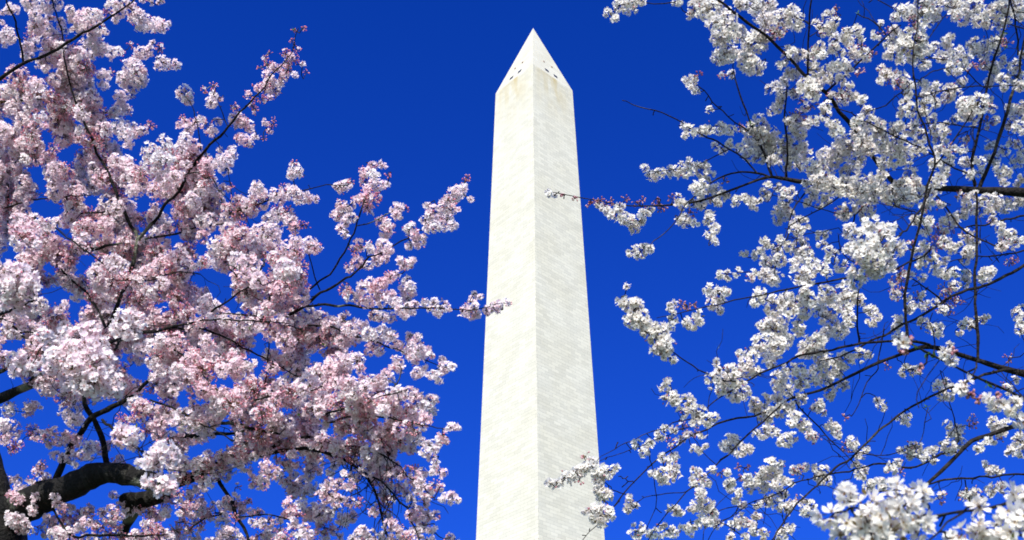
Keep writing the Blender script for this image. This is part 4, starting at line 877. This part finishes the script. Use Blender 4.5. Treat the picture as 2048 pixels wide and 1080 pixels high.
    txt = '''
1215,25,9 1232,38,9 1240,10,14 1262,6,18 1285,2,10 1355,3,9 1390,10,18 1415,22,22 1380,30,8p 1450,55,28 1442,75,20 1470,70,20 1430,50,16 1430,10,18 1405,5,18 1452,30,16
1510,85,27 1495,80,14 1525,78,14 1450,105,22 1490,112,18 1440,115,16 1470,105,14 1495,128,20 1512,135,16 1525,132,8 1500,145,8 1432,120,6b 1445,148,8b 1465,147,9 1488,105,6b
1480,8,14 1525,17,26 1510,10,16 1530,45,18 1560,40,22 1585,35,20 1595,50,12 1580,20,12 1555,65,14b 1550,70,12 1490,8,10 1540,15,14
1380,165,12 1392,182,8 1372,162,8 1397,150,7b 1388,158,6 1420,220,8 1368,250,8 1380,262,13 1405,262,13 1420,258,12 1440,258,12 1462,260,11 1478,255,7b 1372,270,7
1500,262,18 1520,250,20 1535,275,24 1505,285,18 1515,270,18 1430,293,8 1445,300,9 1460,288,9 1478,297,9 1490,300,8 1500,310,13 1520,310,18 1530,290,22
1290,337,7 1300,350,11 1318,345,12 1340,343,12 1360,340,16 1385,332,16 1405,340,16 1418,352,11 1405,368,11 1392,378,13 1400,385,12 1375,345,12 1312,352,9
1415,390,16 1432,380,14 1445,390,12 1455,390,8 1435,405,10 1450,362,6b 1472,402,11 1490,395,11 1508,408,12 1522,400,5 1500,402,8
1355,400,11 1365,408,11 1388,408,11 1403,408,11 1420,425,8 1418,438,11 1425,458,12 1415,472,9 1430,483,8 1422,470,8 1360,440,10 1372,443,14 1390,448,8 1385,425,6b
1180,410,5b 1190,402,5b 1200,400,6b 1210,410,6b 1225,402,6b 1250,398,6b 1270,405,6b 1285,400,5b 1310,400,7b 1318,408,5b 1328,415,5b 1340,395,7b 1320,420,5b 1215,422,10 1232,430,14 1250,438,14 1265,445,16 1270,455,12 1288,428,11 1300,420,8 1240,415,10p 1205,415,7p 1280,442,10 1195,408,5p
1095,383,6 1108,390,4 1150,398,4b 1098,388,4 1125,390,3b
1263,503,11 1280,502,15 1298,500,10 1275,512,9 1290,495,9
1555,302,24 1530,290,20 1590,290,16 1585,315,16 1610,310,14 1600,330,12 1575,330,12 1550,320,13 1610,292,8 1545,280,14 1570,285,14
1630,335,20 1650,310,16 1660,325,22 1680,300,22 1700,290,24 1730,280,24 1760,285,22 1790,290,24 1800,315,22 1770,320,18 1715,322,16 1700,345,20 1630,362,24 1660,365,16 1690,370,22 1725,370,24 1755,380,22 1720,390,18 1755,352,14 1820,350,14 1790,390,22 1815,395,22 1840,385,14 1800,370,14
1530,385,9 1537,370,8 1535,392,8 1555,375,9 1565,390,14 1580,385,12 1570,405,13 1565,420,14 1550,420,9 1580,425,11 1555,440,11 1570,432,11 1600,450,16 1595,462,13 1608,440,8
1625,392,11 1615,405,8 1650,400,12 1640,410,8 1682,425,13p 1690,430,11 1700,418,13 1720,415,13 1738,420,14p 1730,435,11 1640,472,9 1655,470,8 1645,490,9 1660,500,9 1672,505,6
1530,480,11 1520,505,13 1540,490,9 1560,480,9 1575,490,12 1600,495,20 1610,510,18 1590,525,13 1625,525,12 1555,505,13 1560,520,13 1530,520,13 1545,535,13 1508,515,6 1490,508,6 1485,507,5 1620,540,14 1640,540,16 1660,520,11 1680,530,13
1440,550,9 1455,550,11 1475,545,9 1500,555,8p 1510,545,8 1530,550,14 1545,560,11 1420,580,16 1440,590,18 1455,585,9 1425,605,13p 1438,620,9 1518,592,16 1510,605,9 1530,600,11
1343,612,12 1345,630,9 1362,610,7b 1375,613,6b 1342,655,10 1348,640,8 1395,632,12 1400,640,11 1378,648,11 1370,645,6 1385,655,8 1385,608,6b
1550,558,16 1600,550,18 1620,560,13 1655,545,9 1570,600,18 1550,610,22 1590,600,16 1610,580,13 1620,600,16 1650,590,20 1680,585,20 1690,605,22 1700,590,16 1665,620,18 1640,620,18 1610,620,18 1580,620,16 1600,640,10 1650,635,13 1695,630,14 1555,640,20 1545,660,22 1530,655,13 1520,650,8 1560,670,18 1530,690,24 1555,695,22 1575,680,13 1540,720,14 1515,700,11
1600,660,13 1590,655,8 1720,600,13 1740,620,13 1755,635,11 1745,645,11 1660,660,14 1680,665,16 1670,650,13 1690,650,11 1650,670,13 1700,640,13 1625,690,26 1640,708,18 1610,700,16 1635,680,16
1660,730,22 1690,720,16 1720,710,12 1735,710,9 1680,740,16 1640,740,18 1620,755,18 1650,760,14 1600,740,13 1680,775,10 1660,785,13 1690,770,8 1660,795,9 1580,740,14 1560,760,20 1575,780,14 1560,775,13 1600,765,16 1555,800,12 1600,800,14 1530,800,12 1510,805,11 1640,810,11
1425,760,16 1450,775,20 1480,785,20 1460,745,18 1490,735,22 1500,715,16 1480,705,8 1432,726,7 1440,740,10p 1510,745,14 1470,795,12 1450,758,14 1475,760,16
1800,25,16 1820,25,18 1790,35,10 1850,10,22p 1870,10,18 1830,45,11b 1850,30,16 1870,30,12 1840,55,14 1860,45,9 1900,5,16 1920,15,18 1945,10,18 1910,30,14 1940,35,16 1960,40,16 1975,50,11 1925,45,8 1980,20,12 2000,20,20 2010,35,16 2000,50,11 2030,10,18 2045,20,14 2040,35,9
1790,60,11 1750,70,9 1763,45,6 1760,68,6b 1775,60,6b 1800,75,14 1780,85,13 1825,75,22 1810,95,20 1840,85,18 1785,105,14 1830,110,18 1850,100,13 1775,112,9 1800,120,11 1850,130,10 1845,125,11 1765,138,9p 1780,150,16p 1800,160,18 1815,170,12 1760,160,8 1770,150,11p 1795,170,10b
1870,95,11 1895,85,13 1900,75,9 1885,110,13 1910,110,18 1925,120,16 1905,135,14 1915,145,9 1950,90,16 1970,95,16 1985,85,14 2000,75,12 1990,100,11 1960,105,13 2015,85,9b 1970,125,12p 1985,135,11 1960,130,8b 1945,135,8b 2010,125,12 1990,145,12 2005,160,13 1980,165,11 2030,150,16 2040,170,14 2030,130,12 2045,110,9 2010,175,9
1815,190,11 1810,210,14 1820,220,13 1800,225,9 1845,170,11 1860,180,14 1850,195,13 1870,170,9 1895,180,14p 1910,185,13 1920,170,9p 1895,195,11 1930,160,7 1850,210,14 1870,205,11 1850,230,13 1865,240,11
1935,215,22 1955,210,22 1945,235,16 1975,205,11 1985,218,9 1930,230,12 1735,225,13 1740,245,16 1715,240,13 1760,250,13 1720,260,14 1755,262,14 1790,255,12 1800,250,11 1830,250,12p 1820,260,12 1870,260,12 1890,250,9 1910,240,9 1975,245,12b 1990,240,9 2030,225,14 2045,215,11 2020,215,9 2020,250,12p 2040,255,14 2045,235,11
1635,48,9 1655,30,11 1670,45,11 1660,55,12 1650,60,11 1672,25,6b 1675,15,5b 1640,70,5b 1695,65,12 1715,60,11 1670,80,13 1665,95,11 1690,75,13 1720,75,9 1700,85,11 1680,105,9 1705,105,11p 1725,105,14 1735,115,9 1715,115,11 1720,145,9b 1745,110,6b 1722,92,6b
1640,95,13 1645,110,9 1625,105,11 1600,110,13 1585,105,9 1570,120,11 1575,100,8 1560,130,8 1590,120,9 1620,120,14 1630,140,14 1655,140,13 1670,130,11 1685,130,14 1695,140,11 1660,155,13 1680,160,11 1700,170,8 1640,160,13 1610,170,18 1625,185,18 1635,170,14 1618,180,20
1580,145,11 1590,150,11 1570,160,13 1555,170,11 1540,180,9 1560,180,9 1565,190,11 1590,190,9 1585,185,8p 1600,200,6b 1560,205,9 1545,220,11 1555,215,11 1665,190,9p 1685,200,14 1700,190,11p 1690,185,9b 1715,200,9 1725,200,9 1680,185,8b 1610,215,8 1625,210,8b 1645,215,9 1655,210,9
1590,240,14p 1600,230,13b 1580,245,11 1610,250,13 1630,240,11 1650,230,11 1660,245,11 1670,250,11 1680,260,8 1590,260,13 1600,270,13 1665,265,9
1840,275,16 1830,300,13 1880,280,14 1850,300,9 1890,265,11 1900,300,13p 1880,300,11 1930,280,9b 1925,300,9 1890,325,13 1870,330,13 1905,320,11 1930,325,11 1945,320,11 1960,325,11 1980,290,11 1940,350,11 1960,345,9 1975,315,8
1890,345,11 1880,360,13 1865,365,11 1830,365,13 1810,370,18 1870,380,11 1990,320,13 2000,340,13 2015,345,11 2010,365,9 2035,320,14 2045,305,9 2035,290,9 2025,285,9p 2045,355,11 2035,365,9 2010,300,11
1930,395,13 1950,390,9 1920,390,8b 1970,400,13 1990,405,16 2010,410,16 2030,405,14 1935,415,13 1960,420,13 1985,420,13 1930,430,9 2040,400,11 1860,405,11 1880,410,9p 1850,415,11 1840,440,11 1830,440,11 1860,440,11 1850,460,13 1875,465,14b 1890,465,11 1890,440,11 1910,440,11 1905,455,9b 1915,430,11
1935,470,13p 1945,485,11 1985,440,9 2000,455,11 2010,475,14 2025,470,11 2005,490,12p 2030,485,12 2045,480,9 2000,495,8 1870,490,14b 1890,485,14 1905,495,12 1850,490,11 1820,490,9b 1835,505,11 1860,510,11 1870,520,13 1845,525,13 1890,520,9 1935,505,14 1930,520,9 1920,490,8 1940,500,11 2020,525,9b 2030,520,6b 1970,545,11 1960,550,9 1985,540,9 1890,545,13 1870,540,11
1800,550,13b 1790,560,11p 1820,550,9 1845,555,8 1880,545,11 1910,545,11 1930,550,11 1890,580,13b 1910,570,12 1930,565,11 1970,555,12 1980,545,11 1795,580,11b 1790,590,11p 1815,595,9 1835,595,11b 1845,590,8 1825,610,9 1820,620,9 1850,612,11 1870,605,9 1885,620,11 1900,600,12b 1900,620,9b 1920,600,9b 1795,640,11 1790,655,9 1800,645,9 1845,645,11 1855,655,11 1870,660,11 1880,655,9 1880,670,8 1795,672,9 1810,672,8
1925,650,9 1935,645,9 1950,640,9 1965,640,9 1972,633,7 1920,665,6 1942,655,8 2035,625,11 2045,640,14 2040,660,11 2045,615,8 1810,735,9 1825,740,11 1840,740,9 1805,745,8 1776,732,7b 2017,716,8b
1875,775,9 1885,790,11 1895,765,9 1905,780,11 1890,795,9 1880,765,8 1900,795,8 1900,690,8 1765,812,10 1755,802,7 2015,780,11 2030,760,8 2005,770,6b 1805,840,11 1815,832,7 1812,845,8 1895,850,9 1905,865,13 1915,870,13 1900,890,14 1920,885,13 1895,900,12 1910,900,11 1885,890,8 1920,855,8
1815,900,13 1830,895,14 1840,905,12 1860,905,11 1850,915,9 1820,910,11 1865,900,9 1800,900,6 1708,890,9 1720,910,9 1730,900,9 1715,930,9 1720,950,11 1730,940,8 1785,935,11 1795,925,9 1775,940,8 1800,945,8b 1870,925,6 1745,970,13 1760,965,12 1735,975,9 1765,975,9
1985,850,11 1995,855,13 2000,865,12 1985,840,9 2010,845,9 1960,895,9 1975,885,9 1955,900,8 1985,880,8 2000,880,6b 2035,880,11 2045,890,12 2030,895,11 2020,905,9 2040,870,8 2045,905,11 1945,840,9b 1940,855,6b 1950,850,5b 1985,940,11 1975,945,8 1995,940,9 1970,928,6
1940,990,13 1930,985,9p 1950,985,11 1945,1000,13 1960,1000,11 1925,995,8b 1985,980,11 1975,985,9 2000,975,9p 2005,970,8 1880,1000,8b 1885,990,6p
1275,888,9 1300,885,10 1295,898,9 1320,870,11 1330,860,9 1350,860,9 1365,850,8b 1285,905,8 1340,885,9b 1360,880,8p 1390,865,9b 1405,870,8 1415,850,7p 1375,870,8p 1400,900,9 1390,897,8 1412,895,6 1325,915,8 1335,920,9 1350,915,9 1320,945,14 1335,955,14 1305,950,9 1350,950,11 1345,935,11p 1325,960,10
1260,1010,11p 1255,1018,8 1270,1015,8 1260,993,4 1392,945,11 1385,960,9 1405,955,9p 1395,970,8 1400,990,14 1410,1010,18 1395,1010,13 1420,1030,18 1430,1045,14 1410,1045,13 1400,1040,11 1380,1020,9 1350,1020,11 1360,1025,9 1335,1018,7 1415,965,9
1275,1060,14 1270,1070,13 1290,1065,11 1310,1070,13 1330,1060,13 1345,1065,13 1370,1055,11 1380,1065,9 1325,1050,8p 1385,1050,11 1460,888,18 1450,895,11 1470,880,11 1490,900,14 1500,895,9 1480,905,11 1530,865,14 1545,862,11 1515,868,9 1555,866,7 1575,880,14 1585,875,11 1560,885,8
1525,825,20 1510,815,12 1540,830,16 1560,820,18 1575,815,16 1590,835,14 1600,845,11 1585,845,9 1610,850,13 1615,865,11p 1625,875,11p 1635,875,7b 1635,820,11p 1645,825,8p 1630,815,8 1665,850,12 1670,860,11 1675,870,9 1655,852,8 1705,885,12 1710,895,9p 1695,895,8b 1690,890,6b 1690,835,7b
1540,930,14 1535,945,14 1550,950,16 1520,955,14 1505,965,14 1530,970,16 1555,970,14 1500,975,11 1570,960,11 1560,930,9 1545,920,7 1495,955,9 1580,965,8 1525,940,8 1595,945,10b 1585,940,8 1610,935,8 1600,938,8p 1645,945,14 1640,955,13 1630,935,8 1655,960,11
1540,1000,13 1565,990,12 1555,1010,13 1570,1020,12 1580,1010,11 1530,1005,11 1515,1010,9 1515,1030,9p 1510,1032,8 1462,965,11 1455,970,9 1480,985,11 1475,1000,9 1485,1010,9p 1460,980,8 1425,940,8 1440,945,7b 1455,945,6 1480,955,5b 1475,935,5b 1495,935,4b
1480,1045,14 1470,1050,11 1490,1045,9p 1510,1060,12 1525,1070,12 1505,1050,9p 1460,1075,9 1490,1075,9 1570,1065,12 1580,1055,11 1560,1075,11 1610,1020,13 1620,1010,12 1630,1030,9 1600,1000,11p'''
    txt += ' 1640,365,20,,5.95 1665,373,18,,5.95 1690,384,16,,5.95 1720,378,18,,5.95 1750,386,20,,6.0 1780,391,18,,6.0 1808,393,18,,6.0 1832,388,16,,6.1 1858,386,11,,6.2 1725,285,18,,5.85 1738,300,16,,5.9 1712,268,14,,5.9 1765,352,12,,6.0'
    t.grow(parse_clusters(txt), .16)
    # boughs that come forward, nearer to the viewer
    t.branch(B('1870,360,5 1840,420,5 1800,470,4.5 1760,500,4 1730,530,3 1715,560,2'), 5.7, 4.4)
    mid = parse_clusters('''
1740,452,20,,4.5 1700,462,16,,4.6 1775,458,18,,4.5 1725,485,28,,4.4 1760,485,28,,4.4 1745,515,28,,4.4 1790,495,20,,4.5 1705,500,18,,4.5 1720,540,22,,4.4 1710,562,16,,4.5 1755,540,22,,4.4 1780,525,18,,4.5 1700,548,10,,4.5 1730,510,20,,4.35
1243,600,13,,4.8 1255,607,16,,4.8 1268,620,18,,4.8 1280,640,20,,4.8 1290,655,16,,4.8 1262,638,16,,4.8 1298,668,16,,4.8 1318,655,14,,4.8 1325,668,16,,4.8 1330,690,20,,4.8 1320,698,18,,4.8 1335,712,12,,4.8 1348,720,6,,4.8 1254,573,6,,4.8 1310,680,12,,4.8 1275,605,10,,4.8
1322,775,8,,5.0 1335,765,8,,5.0 1345,785,11,,5.0 1330,800,9,,5.0 1350,800,12,,5.0 1375,800,13,,5.0 1380,815,13,,5.0 1365,825,12,,5.0 1400,830,16,,5.0 1415,840,14,,5.0 1428,835,9,,5.0 1390,845,10,,5.0
1097,967,9,,4.9 1112,970,12,,4.9 1133,957,14,,4.9 1150,945,14,,4.9 1165,940,14,,4.9 1180,930,16,,4.9 1200,948,16,,4.9 1215,945,14,,4.9 1227,937,9,,4.9 1195,960,12,,4.9 1172,912,7,b,4.9 1205,985,16,,4.9 1217,992,12,,4.9 1195,980,10,,4.9 1205,1000,12,,4.9 1200,1030,22,,4.7 1188,1030,15,,4.7 1215,1025,14,,4.7 1205,1046,10,,4.7 1172,1022,5,,4.7 1160,960,9,b,4.9''')
    t.grow(mid, .05)
    far_pts = [at(2470, 940, 6.3), at(2600, 1010, 4.5), at(2500, 1030, 3.2)]
    t.branch(B('2700,960,40 2500,930,22 2300,890,12 2120,830,8 2048,797,7 2008,778,6.5 1970,762,6.5 1933,745,6 1895,725,6 1868,712,5.5 1845,700,5 1822,688,4'), 5.2, 3.1)
    n1 = '2003,808,13,,3.1 2028,808,13,,3.1 1992,815,8,,3.1 2042,842,16,,3.1 2038,800,9,,3.1 2020,822,9,,3.1 1803,685,7,,3.1 1888,705,7,,3.1 1903,720,12,,3.1 1930,766,13,,3.1 1922,778,8,,3.1 1975,795,8,,3.1 1992,790,4,b,3.1 1945,790,6,b,3.1 1955,798,5,b,3.1 1815,680,5,b,3.1 1808,702,5,b,3.1 1840,735,4,b,3.1 1908,702,4,b,3.1'
    t.fsize = .0185; t.budfrac = 0
    t.grow(parse_clusters(n1), .02)
    t.branch(B('2900,1010,60 2600,985,26 2300,965,14 2120,968,10 2060,986,9 2028,1001,8.5 1978,1017,8 1920,1023,7.5 1863,1033,7 1820,1030,6 1760,1020,5 1700,1015,4'), 3.9, 2.15)
    t.branch(B('1925,1026,6 1893,1047,5.5 1858,1078,5 1840,1110,4'), 2.2, 2.1, new=False)
    t.branch(B('2040,995,5 2020,1040,5 1990,1075,4 1950,1090,4'), 2.25, 2.15, new=False)
    n2 = '''1700,1002,24,,2.15 1662,1034,26,,2.15 1730,1015,32,,2.15 1765,1040,40,,2.1 1800,1002,36,,2.15 1793,972,20,,2.2 1840,992,24,,2.2 1838,1040,30,,2.15 1700,1055,34,,2.15 1780,1065,40,,2.1 1848,1062,20,,2.15 1735,1045,30,,2.1 1680,1075,22,,2.2 1815,1025,30,,2.1 1740,1080,30,,2.1 1820,1085,30,,2.15 1690,988,10,,2.2
1925,1068,20,,2.15 1955,1062,24,,2.15 1990,1055,26,,2.15 2030,1030,30,,2.15 2030,1065,34,,2.1 1960,1082,26,,2.15 2045,992,16,,2.2 2022,985,11,,2.2 2000,1078,26,,2.1 1962,1013,9,,2.15 2048,1040,26,,2.1 1905,1080,14,,2.2'''
    t.fsize = .0198; t.dens = .9
    t.grow(parse_clusters(n2), .0)
    t.fsize = .0175
    t.thin, t.dens = 1.0, 1.3
    for txt, a, b_ in (('2330,432,46 2300,300,32 2250,150,22 2200,0,14 2150,-150,8 2100,-300,4', 6.9, 6.6), ('2335,440,34 2420,250,24 2500,50,14 2550,-200,6', 6.9, 7.4), ('2470,830,40 2650,650,26 2800,500,16 2950,380,6', 6.7, 6.2),
                       ('2485,940,36 2700,850,20 2900,800,8', 6.6, 7.4), ('2250,160,12 2160,90,8 2110,0,5 2090,-90,3', 6.8, 6.5), ('2300,300,14 2200,250,9 2110,240,5', 6.9, 6.8), ('2255,160,12 2350,30,8 2400,-120,4', 6.85, 6.4),
                       ('2240,480,9 2180,560,7 2130,650,4', 6.75, 6.4), ('2240,790,9 2180,700,6 2120,660,3', 6.6, 6.4), ('2240,957,8 2190,1050,5 2120,1140,3', 6.5, 6.0), ('2480,1000,26 2350,1080,18 2220,1150,10 2080,1210,5 1960,1240,3', 6.6, 5.8),
                       ('2057,-15,5 2070,-120,4 2050,-230,3', 6.6, 6.6), ('2019,-10,4 2000,-110,3 1960,-220,2.5', 6.3, 6.2), ('1836,-6,3 1842,-100,2.6 1800,-200,2', 5.4, 5.4), ('1623,-6,4 1626,-100,3 1600,-180,2', 5.8, 5.7),
                       ('1402,-22,4 1340,-80,3 1262,-110,2.4', 5.8, 5.7), ('1340,-80,2.6 1300,-40,2.4 1262,5,2.2 1235,16,1.8', 5.75, 5.7), ('2150,-150,6 1950,-200,5 1780,-230,3', 6.6, 6.2)):
        br(B(txt), a, b_)
    t.beyond(300)
    for x, y, z in ((1716, 27, .02), (1500, 248, .03), (1840, 692, .018), (1828, 690, .016), (1852, 706, .016), (1870, 715, .022), (1855, 814, .022), (1975, 768, .022), (2012, 95, .02), (1925, 545, .02), (2010, 65, .02)): t.leaf_tuft(x, y, z)
    t.twigs(None, 120, .08, .4, (1480, 0, 2060, 560), .1, .0022)
    t.twigs(None, 90, .08, .45, (1400, 560, 2060, 1080), .4, .0022)
    t.finish()
    return t

pink_tree()
white_tree()
